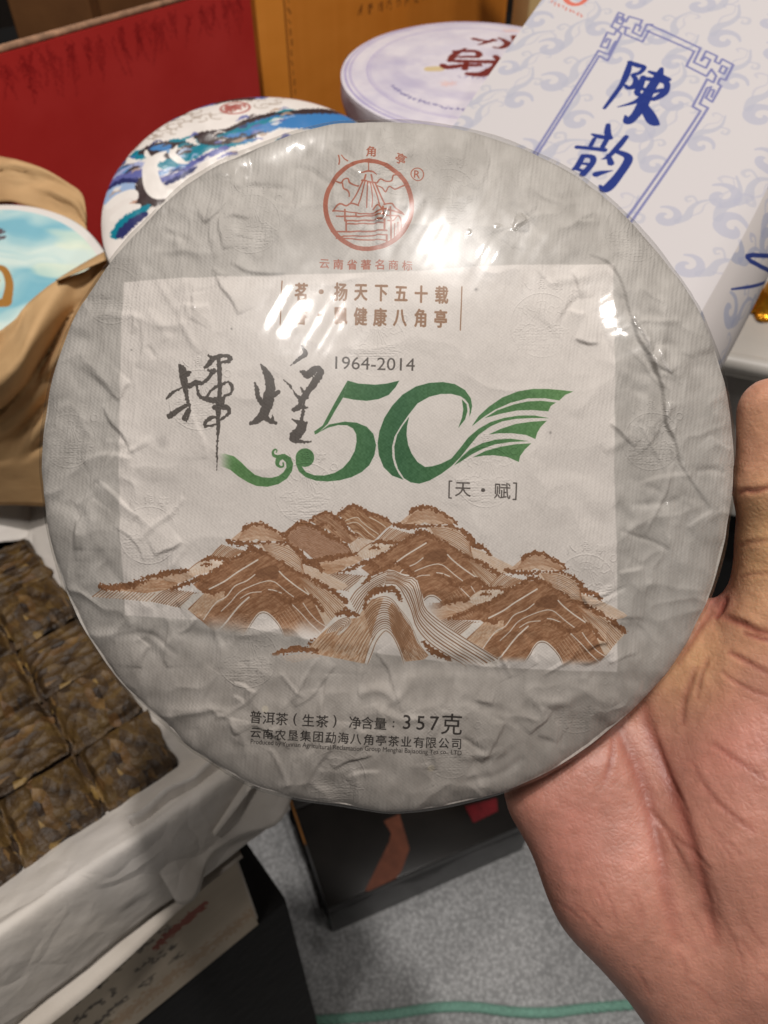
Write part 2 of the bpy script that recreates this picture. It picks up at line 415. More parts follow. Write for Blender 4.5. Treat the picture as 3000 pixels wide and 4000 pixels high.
# brushed characters
def k3(l): return [(600+a[0]*.4822, 1300+a[1]*.4822, *[q*.4822 for q in a[2:]]) for a in l]
BRUSH = [
 [(200, 255, 8), (230, 300, 60), (240, 380, 62), (252, 450, 42), (272, 540, 32), (290, 600, 22), (280, 660, 30), (265, 715, 10)],
 [(300, 318, 16), (255, 335, 60)], [(103, 528, 18), (120, 505, 24), (165, 472, 20), (215, 448, 16), (255, 425, 16)],
 [(292, 580, 22), (235, 600, 34), (170, 640, 46), (122, 672, 46)], [(275, 620, 26), (245, 690, 40)],
 [(280, 430, 44), (340, 400, 44), (395, 405, 28), (450, 355, 34), (490, 305, 36)],
 [(412, 282, 22), (450, 245, 44), (505, 195, 36), (575, 183, 28), (615, 203, 40), (600, 228, 34), (535, 238, 20)],
 [(443, 183, 16), (480, 208, 28)], [(440, 300, 18), (490, 312, 34)],
 [(525, 215, 34), (530, 300, 40), (535, 400, 34), (532, 500, 40), (525, 600, 48), (520, 680, 34), (520, 760, 28), (512, 900, 17), (510, 1000, 16), (507, 1108, 4)],
 [(350, 455, 18), (365, 505, 26), (410, 530, 30), (450, 480, 20), (495, 440, 24), (545, 430, 30)],
 [(340, 410, 30), (352, 455, 22), (365, 500, 24)], [(400, 525, 34), (480, 545, 50), (545, 540, 60)],
 [(555, 415, 22), (605, 398, 22), (636, 440, 26), (622, 490, 24), (570, 515, 26), (550, 580, 50)],
 [(490, 600, 36), (580, 600, 46), (610, 640, 26), (565, 685, 20), (515, 715, 14)],
 [(525, 675, 14), (460, 690, 32), (412, 728, 30), (414, 762, 14)], [(412, 758, 18), (470, 748, 18), (515, 735, 14)],
 [(815, 398, 8), (832, 450, 36), (842, 510, 42), (872, 565, 44)],
 [(868, 258, 18), (900, 305, 48), (935, 380, 76), (942, 450, 80), (928, 520, 92), (915, 590, 84), (885, 655, 74), (825, 710, 52), (778, 734, 26)],
 [(1010, 480, 34), (960, 500, 62)], [(895, 680, 50), (940, 712, 42), (985, 728, 22)], [(960, 662, 4), (955, 705, 34)],
 [(1200, 105, 12), (1226, 165, 42), (1180, 205, 32), (1103, 263, 4)],
 [(1045, 376, 5), (1090, 412, 15), (1130, 465, 12), (1150, 500, 22), (1195, 540, 40)],
 [(1192, 312, 22), (1250, 335, 66), (1310, 290, 56), (1352, 318, 56), (1300, 400, 62), (1250, 470, 52), (1205, 535, 52)],
 [(1190, 440, 12), (1215, 485, 28)], [(1250, 525, 14), (1190, 545, 40)], [(1195, 550, 34), (1180, 600, 42)],
 [(1130, 622, 34), (1185, 600, 44), (1248, 606, 10)], [(1212, 560, 22), (1208, 640, 30), (1198, 695, 28)],
 [(1120, 700, 10), (1165, 722, 34), (1195, 740, 72), (1178, 800, 84), (1132, 842, 76), (1165, 876, 34), (1272, 882, 14)], [(1235, 722, 16), (1200, 780, 60)]]
for l in BRUSH: cv.stroke(k3(l), 6, INK, rough=2.5)
# the green 50 with its wing
def g4(l): return np.array([(1200+x*.663, 1400+y*.663) for x, y in l])
GRN = lambda x_, y_: (lambda t, n: C(48, 92, 58)*(1-t[..., None]) + C(84, 126, 74)*t[..., None] + n[..., None]*.03)(
    np.clip(np.abs((PXm[y_, x_]-1560)/620), 0, 1), vnoise(x_/5., y_/5., 3))
G50 = [
 [(238, 130), (300, 148), (400, 155), (470, 148), (543, 130), (520, 170), (480, 215), (420, 240), (350, 250), (270, 242), (212, 230)],
 [(238, 130), (160, 265), (90, 395), (40, 430), (45, 448), (62, 440), (120, 385), (165, 305), (212, 229)],
 [(60, 440), (130, 388), (220, 372), (290, 378), (350, 402), (390, 445), (406, 510), (396, 570), (365, 630), (320, 670), (260, 700), (190, 718), (120, 725), (50, 720), (-10, 700), (-50, 665), (-68, 620), (-68, 580), (-30, 640), (-10, 668), (40, 688), (100, 690), (160, 675), (210, 645), (250, 600), (280, 545), (291, 490), (288, 445), (270, 412), (235, 393), (180, 392), (120, 408)],
 [(568, 715), (500, 690), (450, 640), (422, 570), (415, 500), (425, 430), (455, 350), (500, 280), (560, 215), (640, 165), (720, 143), (800, 138), (870, 150), (930, 185), (965, 235), (972, 280), (965, 320), (955, 345), (958, 300), (950, 265), (930, 240), (905, 222), (850, 208), (790, 208), (720, 225), (650, 265), (595, 335), (550, 400), (515, 460), (500, 520), (502, 580), (515, 630), (540, 680)],
 [(600, 345), (560, 400), (530, 450), (513, 520), (517, 590), (535, 650), (570, 705), (610, 730), (660, 738), (720, 720), (790, 680), (850, 635), (900, 585), (960, 510), (1010, 450), (1080, 400), (1150, 370), (1230, 355), (1330, 350), (1425, 352), (1340, 335), (1250, 335), (1160, 350), (1080, 375), (1010, 415), (950, 465), (900, 530), (850, 590), (790, 620), (740, 635), (695, 640), (650, 610), (615, 560), (595, 510), (585, 450), (588, 400)],
 [(970, 400), (1010, 340), (1070, 285), (1150, 230), (1240, 195), (1330, 180), (1420, 180), (1500, 187), (1568, 195), (1520, 215), (1485, 248), (1400, 235), (1300, 235), (1200, 260), (1110, 300), (1040, 345)],
 [(1045, 352), (1120, 305), (1220, 270), (1300, 253), (1380, 250), (1465, 260), (1435, 280), (1420, 312), (1330, 303), (1240, 305), (1140, 325)],
 [(1070, 448), (1140, 415), (1230, 385), (1320, 372), (1412, 367), (1375, 405), (1355, 440), (1345, 475), (1290, 450), (1210, 440), (1130, 440)],
 [(865, 632), (910, 580), (960, 535), (1030, 500), (1110, 478), (1200, 472), (1305, 487), (1200, 492), (1110, 505), (1040, 530), (970, 565), (910, 605)],
 [(975, 583), (1050, 545), (1140, 520), (1230, 505), (1320, 500), (1280, 540), (1255, 575), (1247, 610), (1180, 580), (1100, 570), (1040, 572)],
 [(912, 240), (940, 270), (945, 310), (930, 360), (890, 410), (912, 350), (920, 300)]]
for q in G50: cv.poly(g4(q), tex=GRN)
cv.poly(g4(ring((-14, 584), 55, 30)), tex=GRN)
cv.push()
TAIL = [(525, 975), (580, 980), (650, 1000), (710, 1050), (760, 1100), (820, 1150), (880, 1170), (950, 1175), (1010, 1160), (1050, 1130), (1075, 1090), (1072, 1050), (1040, 1020), (1000, 1015), (1000, 990), (1060, 980), (1110, 1010), (1130, 1060), (1120, 1120), (1080, 1180), (1010, 1225), (920, 1247), (830, 1240), (760, 1210), (680, 1160), (620, 1110), (560, 1085), (525, 1085)]
cv.poly(np.array(k3(TAIL)), tex=GRN)
for l in ([(1046, 1052, 12), (1048, 1078, 14), (1024, 1084, 18), (1000, 1062, 30), (1008, 1022, 40), (1040, 1000, 40)],
          [(1000, 1002, 26), (970, 990, 24), (963, 962, 18), (980, 942, 14), (996, 952, 10), (990, 966, 8)]): cv.stroke(k3(l), 5, tex=GRN)
cv.pop(sstep(848, 915, PXm))
# [天·赋]
for l in ([(850, 722), (836, 722), (834, 820), (848, 822)], [(1215, 733), (1232, 734), (1228, 830), (1212, 830)]): cv.stroke(g4(l), 5.5, INK, smooth=0)
cv.char("天", g4([(918, 772)])[0], 66, INK, 2, .008); cv.char("赋", g4([(1150, 781)])[0], 68, INK, 2, .008); cv.stroke(g4([(1034, 775), (1036, 775)]), 15, INK, smooth=0)

# ---- the terraced hills
DK, MB, LT, PW = C(120, 80, 52), C(142, 100, 70), C(186, 156, 132), C(203, 194, 184)
def texfield(c0, c1_, sx, sy, seed, ang=0.):
    ca, sa = math.cos(ang), math.sin(ang)
    def f(x_, y_):
        X = (x_*ca+y_*sa)/sx; Y = (-x_*sa+y_*ca)/sy
        t = np.clip(.5+.9*fbm(X, Y, seed, 3), 0, 1)[..., None]
        return c0*(1-t)+c1_*t
    return f
MBT = texfield(C(126, 84, 56), C(160, 120, 90), 14, 3.2, 5, -.5)
LTT = texfield(C(176, 142, 116), C(200, 174, 152), 10, 3, 6, .4)
def R1(l): return [(330+a[0]*.4219, 1980+a[1]*.4219, *[q*.4219 for q in a[2:]]) for a in l]
def R2(l): return [(900+a[0]*.4219, 1940+a[1]*.4219, *[q*.4219 for q in a[2:]]) for a in l]
def R4(l): return [(1050+a[0]*.3315, 1940+a[1]*.3315, *[q*.3315 for q in a[2:]]) for a in l]
def R3(l): return [(1000+a[0]*.5726, 2180+a[1]*.5726, *[q*.5726 for q in a[2:]]) for a in l]
def trees(l, wdt, seed=1, col=DK):
    l = [(a[0], a[1], (a[2] if len(a) > 2 else wdt)) for a in l]
    cv.stroke(l, wdt, col, rough=7, seed=seed, tex=texfield(C(112, 72, 46), C(134, 92, 62), 4, 4, seed))
def body(l, tex, smooth=3): cv.poly(np.array([a[:2] for a in l]), tex=tex, smooth=smooth)
def hill_group(dx, dy, fade):
    """one copy of the repeated hill, left copy traced, others shifted"""
    def o(l): return [(a[0]+dx, a[1]+dy, *a[2:]) for a in l]
    r1 = lambda l: o(R1(l)); r2 = lambda l: o(R2(l)); rg = random.Random(3)
    cv.push()
    body(r2([(0, 400), (60, 350), (105, 310), (130, 270), (230, 238), (300, 243), (380, 285), (490, 345), (520, 400), (400, 412), (250, 412), (60, 412)]), LTT)
    cv.hatch(r2([(110, 330), (200, 275), (300, 270), (400, 320), (500, 400)]), r2([(60, 400), (180, 370), (300, 360), (400, 385), (470, 410)]), 9, 2.2, MB, .7, rng=rg)
    cv.poly(np.array(r2([(190, 412), (240, 390), (290, 412)])), PW)
    trees(r2([(112, 300, 30), (150, 270, 42), (230, 250, 40), (300, 256, 36), (370, 292, 30), (440, 328, 26), (495, 362, 30), (525, 400, 26)]), 14, 2)
    body(r2([(250, 440), (420, 425), (560, 455), (640, 520), (660, 620), (760, 650), (860, 700), (1000, 770), (1090, 830), (1000, 868), (900, 840), (760, 760), (620, 700), (480, 610), (350, 535)]), texfield(C(196, 172, 150), C(206, 190, 176), 12, 3, 8, .5), 2)
    cv.hatch(r2([(290, 440), (420, 432), (560, 480), (650, 560), (660, 640)]), r2([(340, 520), (480, 600), (600, 680), (640, 700), (690, 730)]), 10, 2.6, MB, .85, rng=rg)
    cv.hatch(r2([(680, 640), (800, 690), (960, 770), (1080, 830)]), r2([(660, 700), (780, 760), (900, 830), (1000, 862)]), 6, 1.8, LT, .9)
    body(r1([(1160, 462), (1270, 350), (1480, 405), (1500, 430), (1330, 495), (1175, 470)]), texfield(C(200, 182, 164), C(208, 196, 184), 8, 8, 3), 0)
    cv.hatch(r1([(1165, 455), (1215, 400), (1268, 350)]), r1([(1330, 490), (1400, 440), (1480, 408)]), 12, 3.4, MB, .95, rng=rg)
    trees(r2([(-40, 400, 30), (20, 425, 46), (90, 430, 40), (200, 430, 34), (300, 424, 26), (420, 418, 24), (500, 432, 30), (570, 460, 34), (630, 505, 46), (670, 555, 50), (690, 600, 60), (740, 612, 54), (790, 630, 40), (845, 680, 34)]), 14, 4)
    body(r1([(960, 580), (1080, 492), (1330, 500), (1170, 600), (980, 650)]), texfield(C(196, 174, 154), C(206, 192, 178), 9, 4, 9), 0)
    cv.hatch(r1([(975, 590), (1000, 640)]), r1([(1180, 540), (1170, 600)]), 9, 1.9, LT, .9)
    cv.stroke(r1([(955, 585, 6), (1020, 530, 7), (1085, 490, 8)]), 3, MB)
    trees(r1([(1090, 492, 26), (1170, 474, 40), (1250, 482, 34), (1335, 492, 26)]), 14, 6); trees(r1([(1078, 545, 14), (1120, 528, 30), (1165, 535, 26)]), 10, 7)
    body(r1([(540, 680), (640, 640), (800, 620), (960, 605), (1010, 650), (800, 730), (620, 700)]), LTT, 2)
    body(r1([(220, 770), (400, 740), (560, 680), (790, 690), (860, 715), (770, 765), (560, 805), (350, 790)]), texfield(C(160, 118, 86), C(192, 160, 134), 16, 3, 11, -.2), 2)
    body(r1([(50, 838), (150, 765), (220, 770), (560, 802), (760, 770), (1010, 800), (1110, 786), (1095, 860), (1000, 935), (880, 935), (700, 895), (500, 872), (300, 852)]), texfield(C(198, 186, 174), C(208, 198, 188), 9, 9, 12), 0)
    cv.hatch(r1([(55, 835), (150, 765)]), r1([(560, 875), (640, 800)]), 17, 2.6, MB, .9, rng=rg)
    cv.hatch(r1([(610, 875), (690, 800), (760, 765)]), r1([(880, 935), (960, 870), (1060, 795)]), 13, 3.2, DK, .85, rng=rg)
    cv.poly(np.array(r1([(880, 935), (1010, 805), (1112, 790), (1085, 870), (950, 948)])), C(210, 203, 196))
    trees(r1([(145, 740, 56), (230, 745, 50), (370, 735, 66), (480, 705, 50), (545, 692, 24)]), 18, 8); trees(r1([(525, 660, 26), (640, 645, 46), (740, 618, 52), (880, 592, 40), (962, 590, 24)]), 16, 9)
    # the main slope
    body(r1([(1080, 1060), (950, 950), (1110, 800), (1000, 720), (1330, 510), (1500, 420)])
         + r2([(250, 500), (350, 530), (480, 612), (620, 702), (720, 900), (960, 1110), (800, 1300), (480, 1300), (430, 1160), (310, 1065), (200, 1150), (120, 1300), (-150, 1260)]), MBT, 0)
    body(r2([(615, 700), (750, 755), (900, 850), (1050, 985), (1070, 1010), (960, 1120), (880, 1200), (760, 960), (690, 860)]), texfield(C(188, 162, 138), C(204, 188, 172), 12, 3, 13, .7), 0)
    cv.hatch(r2([(620, 710), (760, 780), (920, 890), (1050, 1010)]), r2([(640, 780), (740, 900), (850, 1030), (930, 1140)]), 10, 2.8, MB, .95, rng=rg)
    body(r1([(960, 960), (1110, 800), (1300, 780), (1290, 860), (1180, 930), (1090, 1050)]), texfield(C(170, 134, 106), C(196, 170, 146), 8, 3, 14, -.7), 0)
    trees(r1([(790, 765, 24), (900, 725, 34), (1000, 685, 34), (1050, 665, 46), (1120, 690, 40), (1160, 700, 20)]), 14, 10)
    trees(r1([(1020, 670, 30), (1120, 635, 32), (1220, 585, 40), (1330, 505, 34), (1430, 450, 30), (1490, 420, 40)]) + r2([(190, 480, 50), (270, 505, 50), (340, 535, 26), (420, 580, 20), (480, 612, 20), (620, 705, 30), (740, 752, 32), (810, 795, 44), (900, 850, 34), (960, 890, 46), (1010, 930, 44), (1075, 975, 40)]), 14, 12)
    trees(r1([(1112, 790, 24), (1160, 780, 44), (1200, 790, 50), (1242, 782, 20)]), 12, 13)
    body(r2([(250, 690), (330, 650), (420, 640), (450, 680), (430, 760), (330, 760), (230, 740)]), texfield(C(112, 74, 50), C(130, 90, 62), 8, 3, 15), 3)
    # dark contour strokes then white terrace lines
    for k, l in enumerate(([(-60, 900), (60, 820), (220, 740)], [(40, 1010), (160, 900), (320, 830), (460, 860), (560, 950)], [(-20, 1080), (120, 960), (280, 900)], [(80, 1060), (180, 960), (310, 920), (420, 960), (520, 1060)], [(100, 1120), (200, 1010), (310, 970), (410, 1010), (500, 1120)],
                           [(110, 1190), (210, 1070), (310, 1030), (390, 1060), (470, 1150), (540, 1290)], [(540, 1000), (640, 1130), (720, 1260)], [(480, 1040), (560, 1150), (640, 1290)], [(620, 1010), (720, 1120), (800, 1230)])):
        cv.stroke(r2(l), 3.4, DK if k % 2 else C(128, 90, 62), .6)
    WL = C(214, 204, 194)
    for l, wd in ((r1([(1602, 488), (1500, 550), (1400, 612), (1290, 690), (1155, 758)]), 5.6), (r1([(1575, 625), (1500, 682), (1390, 732), (1310, 830), (1210, 890), (1095, 1045)]), 4),
                  (r2([(-90, 1060), (0, 975), (80, 885), (200, 822), (330, 780), (400, 786), (450, 820), (520, 880), (600, 940)]), 3.4), (r2([(-140, 1260), (-60, 1180), (20, 1080), (90, 1000), (170, 930)]), 6), (r2([(90, 940), (180, 890), (285, 880)]), 3),
                  (r2([(350, 858), (405, 866), (470, 892)]), 4), (r2([(450, 690), (500, 742), (600, 822), (720, 905)]), 5), (r2([(560, 990), (650, 1080), (740, 1180), (830, 1260)]), 3.6), (r2([(670, 985), (720, 1060), (800, 1150), (890, 1210)]), 3.2)):
        cv.stroke(l, wd, WL)
    cv.hatch(r2([(560, 1000), (640, 1110), (720, 1240)]), r2([(440, 1120), (520, 1230), (600, 1300)]), 7, 2, LT, .8)
    trees(r2([(360, 880, 24), (430, 905, 36), (500, 960, 50), (560, 975, 50), (640, 950, 46), (720, 925, 44), (780, 965, 44), (820, 1020, 40), (850, 1050, 26)]), 14, 16)
    AR = [(125, 1285), (160, 1220), (210, 1140), (260, 1080), (310, 1068), (360, 1092), (430, 1165), (470, 1230), (490, 1300)]
    cv.poly(np.array(r2(AR+[(490, 1400), (125, 1400)])), erase=True)
    cv.stroke(r2(AR), 5.5, WL); cv.stroke(r2([(x, y+9) for x, y in AR]), 2.6, C(100, 72, 52))
    cv.pop(fade)
def back_hills():
    rg = random.Random(5); cv.push()
    body(R4([(480, 285), (560, 215), (630, 182), (705, 182), (780, 222), (860, 290), (950, 400), (1060, 470), (1020, 520), (960, 560), (760, 470), (700, 420), (560, 330)]), texfield(C(136, 94, 66), C(184, 150, 122), 12, 3, 21, .6), 2)
    cv.hatch(R4([(560, 250), (700, 220), (800, 290), (960, 480)]), R4([(560, 320), (700, 330), (820, 430), (960, 560)]), 7, 2, C(128, 90, 64), .8, rng=rg)
    cv.poly(np.array(R4([(630, 380), (680, 380), (725, 420), (705, 430)])), C(208, 200, 190), smooth=2)
    body(R4([(160, 440), (220, 390), (330, 320), (400, 282), (480, 302), (560, 352), (700, 422), (800, 482), (930, 580), (985, 675), (800, 705), (560, 755), (430, 645), (280, 585), (190, 512)]), texfield(C(150, 112, 86), C(172, 136, 112), 9, 3, 22, .6), 2)
    cv.hatch(R4([(230, 490), (330, 380), (430, 350), (520, 390), (700, 470), (900, 580), (970, 670)]), R4([(430, 650), (480, 690), (530, 730), (620, 738), (700, 728)]), 17, 1.7, C(122, 86, 64), .75, rng=rg)
    body(R4([(820, 200), (900, 130), (1000, 95), (1080, 130), (1180, 192), (1290, 207), (1380, 262), (1460, 322), (1380, 377), (1260, 500), (1180, 542), (1050, 470), (900, 300)]), texfield(C(132, 90, 60), C(170, 134, 104), 12, 3, 23, .6), 2)
    for l in ([(900, 280), (1030, 240), (1090, 290), (1160, 350), (1290, 440)], [(910, 320), (1020, 300), (1100, 350), (1170, 420), (1250, 480)], [(1180, 240), (1280, 290), (1380, 360)], [(980, 410), (1060, 430), (1130, 490), (1200, 530)]): cv.stroke(R4(l), 3, C(206, 192, 176))
    for l in ([(920, 340), (1010, 325), (1080, 380), (1160, 450)], [(1060, 210), (1180, 300), (1300, 400)], [(960, 380), (1060, 390), (1140, 460), (1220, 510)]): cv.stroke(R4(l), 3.6, DK, .9)
    body(R4([(950, 560), (1060, 480), (1250, 520), (1140, 590), (990, 680), (960, 620)]), texfield(C(190, 166, 146), C(206, 192, 180), 6, 6, 24), 0)
    cv.hatch(R4([(960, 580), (990, 670)]), R4([(1080, 500), (1150, 580)]), 7, 1.6, LT)
    trees(R4([(820, 205, 40), (890, 150, 50), (1000, 108, 46), (1090, 145, 44), (1180, 205, 46), (1300, 225, 36), (1390, 275, 34), (1465, 335, 26)]), 14, 25)
    trees(R4([(480, 288, 20), (560, 225, 40), (640, 195, 34), (710, 195, 40), (790, 245, 40), (860, 285, 60), (900, 355, 50), (960, 425, 46), (1050, 470, 24)]), 14, 26)
    trees(R4([(560, 350, 40), (700, 330, 20), (780, 400, 16)]), 10, 29); trees(R4([(205, 505, 60), (200, 440, 60), (280, 365, 60), (390, 308, 60), (480, 330, 60), (590, 375, 60), (700, 450, 60), (790, 500, 55), (935, 575, 30)]), 16, 27)
    cv.stroke(R4([(930, 580, 12), (985, 680, 10)]), 3, DK)
    trees(R4([(480, 770, 60), (600, 745, 50), (720, 730, 50), (850, 705, 50), (970, 690, 36)]), 16, 28)
    cv.pop()
def front_hill():
    rg = random.Random(9); cv.push()
    body(R3([(360, 605), (440, 520), (540, 400), (600, 365), (620, 330), (650, 240), (740, 180), (800, 120), (900, 78), (940, 84), (1000, 108), (1060, 118), (1112, 170), (1135, 250), (1160, 335), (1260, 430), (1400, 530), (1550, 620), (1660, 690), (1660, 770), (1500, 775), (1330, 760), (1190, 670), (1150, 700), (1010, 720), (760, 730), (420, 660)]), texfield(C(206, 198, 190), C(212, 205, 198), 9, 9, 31), 0)
    # flanks in tan under the strokes
    body(R3([(360, 605), (440, 520), (560, 420), (690, 410), (740, 340), (790, 280), (870, 270), (800, 480), (770, 600), (740, 730), (420, 660)]), texfield(C(164, 124, 92), C(200, 176, 154), 14, 2.6, 32, -.85), 0)
    body(R3([(930, 300), (1000, 400), (1060, 480), (1100, 580), (1180, 670), (1150, 700), (1010, 720), (960, 600), (920, 480), (900, 350)]), texfield(C(158, 116, 84), C(198, 172, 150), 14, 2.6, 33, .95), 0)
    SK = C(128, 92, 66)
    cv.hatch(R3([(900, 88), (950, 94), (1010, 128), (1090, 130), (1122, 220), (1150, 340), (1260, 440), (1450, 565), (1650, 690)]),
             R3([(880, 170), (960, 178), (1010, 250), (1060, 360), (1095, 470), (1180, 575), (1310, 665), (1400, 720), (1460, 770)]), 9, 4.0, SK, rng=rg)
    cv.hatch(R3([(640, 285), (690, 215), (800, 132), (900, 88)]), R3([(690, 380), (740, 290), (790, 225), (870, 175)]), 7, 3.6, SK, rng=rg)
    cv.hatch(R3([(735, 360), (800, 285), (880, 262), (945, 300), (1000, 400), (1070, 500)]), R3([(790, 560), (835, 500), (885, 478), (935, 520), (960, 590), (985, 680)]), 15, 3.6, SK, rng=rg)
    cv.hatch(R3([(560, 430), (470, 525), (380, 615)]), R3([(830, 500), (775, 600), (735, 720)]), 17, 3.2, C(140, 104, 76), .9, 1, rg)
    cv.hatch(R3([(740, 350), (640, 480), (520, 650)]), R3([(800, 500), (740, 620), (690, 720)]), 8, 2.4, C(206, 190, 172), .8, 1, rg)
    cv.hatch(R3([(960, 320), (1050, 440), (1110, 580), (1180, 680)]), R3([(920, 480), (965, 590), (1010, 700)]), 15, 2.8, C(134, 96, 68), .9, 1, rg)
    for k in range(5):
        a = k/4; e = [(560+10*a + (95-62*a)*math.cos(t)*.8 - (38-24*a)*math.sin(t)*.62, 475+8*a - (95-62*a)*math.cos(t)*.62 - (38-24*a)*math.sin(t)*.8) for t in np.linspace(-1.9, 2.6, 20)]
        cv.stroke(R3(e), 7, C(210, 203, 195)); cv.stroke(R3(e), 3.2, SK)
    AR = [(755, 740), (790, 650), (820, 570), (870, 505), (900, 505), (940, 550), (985, 650), (1010, 740)]
    cv.poly(np.array(R3(AR)), erase=True)
    cv.stroke(R3(AR), 9, C(208, 200, 192)); cv.stroke(R3(AR), 3, SK)
    trees(R3([(610, 345, 24), (590, 370, 30)]), 12, 34); trees(R3([(545, 388, 24), (600, 370, 46), (690, 390, 26)]), 16, 35)
    trees(R3([(735, 345, 18), (755, 285, 30), (790, 240, 40), (850, 212, 46), (930, 205, 40), (965, 240, 36), (985, 285, 20)]), 16, 36)
    trees(R3([(735, 170, 22), (800, 105, 26), (900, 65, 26), (950, 30, 30), (1010, 60, 34), (1050, 95, 34), (1085, 120, 20)]), 14, 37)
    trees(R3([(118, 660, 20), (200, 635, 40), (300, 618, 36), (412, 634, 30)]), 16, 38); trees(R3([(355, 600, 12), (395, 545, 16)]), 8, 39)
    trees(R3([(1145, 582, 26), (1200, 630, 40), (1260, 670, 36), (1325, 695, 22)]), 16, 40)
    cv.hatch(R3([(130, 690), (400, 640)]), R3([(240, 710), (430, 670)]), 4, 3, LT, .6)
    cv.pop(1-sstep(2570, 2612, PYm + 22*vnoise(PXm/60, PYm/60, 4) - .03*(PXm-1500)))
back_hills()
hill_group(658, -65, 1)
hill_group(0, 0, 1-sstep(2400, 2490, PYm + 26*vnoise(PXm/70, PYm/70, 6) + .04*(1000-PXm)))
hill_group(1092, 115, (1-sstep(2565, 2604, PYm + 14*vnoise(PXm/70, PYm/70, 6)))*sstep(1650, 1760, PXm))
front_hill()
# maker's lines at the foot
def c7(x, y): return (900+.6028*x, 2650+.6028*y)
BK = C(48, 44, 42)
for x, y, ch in ((163, 253, "普"), (248, 259, "洱"), (333, 264, "茶"), (418, 268, "("), (505, 272, "生"), (595, 278, "茶"), (676, 282, ")"), (808, 288, "净"), (888, 290, "含"), (972, 293, "量"), (1057, 296, ":")):
    cv.char(ch, c7(x, y), 51, BK, 3, .008)
for x, y, ch, s_ in ((1143, 283, "3", 78), (1233, 288, "5", 78), (1322, 291, "7", 78), (1435, 298, "克", 88)): cv.char(ch, c7(x, y), s_, BK, 3, .004)
for i, ch in enumerate("云南农垦集团勐海八角亭茶业有限公司"):
    t = i/16; cv.char(ch, c7(162+1303*t, 356+70*t), 45, BK, 3, .012)
cv.line("Produced by Yunnan Agricultural Reclamation Group Menghai Bajiaoting Tea co., LTD", c7(128, 428), c7(1497, 500), 27, BK, .006)

# ---- paper: thin grey wrapper, paler where the folded label sheet lies under it
sheet = Canvas(N, N, cv.mapf)
sheet.poly([(481, 1098), (1000, 1078), (1500, 1060), (2395, 1032), (2402, 1800), (2411, 2625), (1900, 2608), (1500, 2560), (1130, 2482), (800, 2425), (484, 2405)], (1, 1, 1))
def soft(a, r):
    k = np.exp(-np.linspace(-2, 2, 2*r+1)**2); k /= k.sum()
    a = sum(k[i]*np.roll(a, i-r, 0) for i in range(2*r+1)); return sum(k[i]*np.roll(a, i-r, 1) for i in range(2*r+1))
sm = soft(sheet.a, 4)[..., None]
mot = fbm(PXm/210, PYm/260, 41, 5); mot2 = fbm(PXm/40, PYm/75, 42, 3)
outer = C(178, 173, 168) + (.07*mot + .04*mot2)[..., None] - (sstep(.12, .45, mot)*.06)[..., None]
outer = outer + (sstep(2300, 2700, PYm)*-.035)[..., None]*np.array([.8, 1, 1.1])  # shade towards the foot of the wrapper, painted into the paper colour
inner = C(208, 201, 196) + (.016*mot + .012*mot2)[..., None]
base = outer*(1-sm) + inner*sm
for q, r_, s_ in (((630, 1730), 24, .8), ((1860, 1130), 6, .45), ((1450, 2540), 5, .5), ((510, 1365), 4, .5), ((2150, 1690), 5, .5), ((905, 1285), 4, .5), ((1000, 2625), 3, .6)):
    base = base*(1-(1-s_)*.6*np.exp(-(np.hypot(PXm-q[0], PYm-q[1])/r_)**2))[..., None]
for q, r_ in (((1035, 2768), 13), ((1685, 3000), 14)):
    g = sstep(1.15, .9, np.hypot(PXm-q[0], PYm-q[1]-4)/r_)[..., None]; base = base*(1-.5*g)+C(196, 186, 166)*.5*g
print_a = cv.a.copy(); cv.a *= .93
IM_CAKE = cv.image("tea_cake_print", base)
# ---- watermark pressed into the paper, as relief
rel = Canvas(N, N, cv.mapf); wr = random.Random(21)
for (ex, ey, er, ea) in ((2118, 1268, 125, 4), (1466, 1347, 120, 0), (1193, 1925, 118, 0), (578, 2090, 112, 0), (1898, 1862, 118, 0), (962, 2570, 118, 0), (2549, 1722, 112, 0), (976, 868, 118, 0), (434, 1150, 112, 0), (777, 1560, 118, 0), (2480, 900, 118, 0), (1310, 3050, 120, 0), (262, 1720, 105, 0), (2290, 2280, 115, 0), (1560, 640, 115, 0), (1760, 2930, 112, 0), (2260, 2760, 112, 0), (1750, 760, 110, 0)):
    k = er/169.5; mp = lambda l: [((ex+(a[0]-1439)*k), (ey+(a[1]-797.5)*k), *[q*k*1.1 for q in a[2:]]) for a in c1(l)]
    rel.stroke(ring((ex, ey), er), 5, (1, 1, 1), .8, smooth=0)
    for l in EMBLEM: rel.stroke(mp(l), 6, (1, 1, 1), .6, smooth=2)
    for j in range(46):
        y = ey+er*wr.uniform(.05, .85); hw = math.sqrt(max(er*er-(y-ey)**2, 0))*.85; x = ex+wr.uniform(-hw, hw)
        rel.stroke([(x-wr.uniform(6, 14), y), (x+wr.uniform(6, 14), y-2)], wr.uniform(5, 8), (1, 1, 1), wr.uniform(.5, 1), smooth=0)
    for j in range(4):
        a = -2.0+j*.42; rel.char("八角亭号"[j] if j < 3 else "○", (ex+er*1.28*math.cos(a), ey+er*1.28*math.sin(a)), 40, (1, 1, 1), j*12-20, .02)
weave = .5+.5*np.sin((PXm+PYm*.13)*2*math.pi/17.0 + 1.3*vnoise(PXm/60, PYm/60, 8))*(.6+.4*np.sin(PYm*2*math.pi/13.0+2*vnoise(PXm/30, PYm/30, 9)))
fib = fbm(PXm/9, PYm/22, 51, 2)
IM_REL = gray_image("tea_cake_relief", .38 + rel.a*.22*np.clip(.75+.9*fbm(PXm/150, PYm/150, 77, 2), .1, 1) + (weave-.5)*.26 + fib*.10)

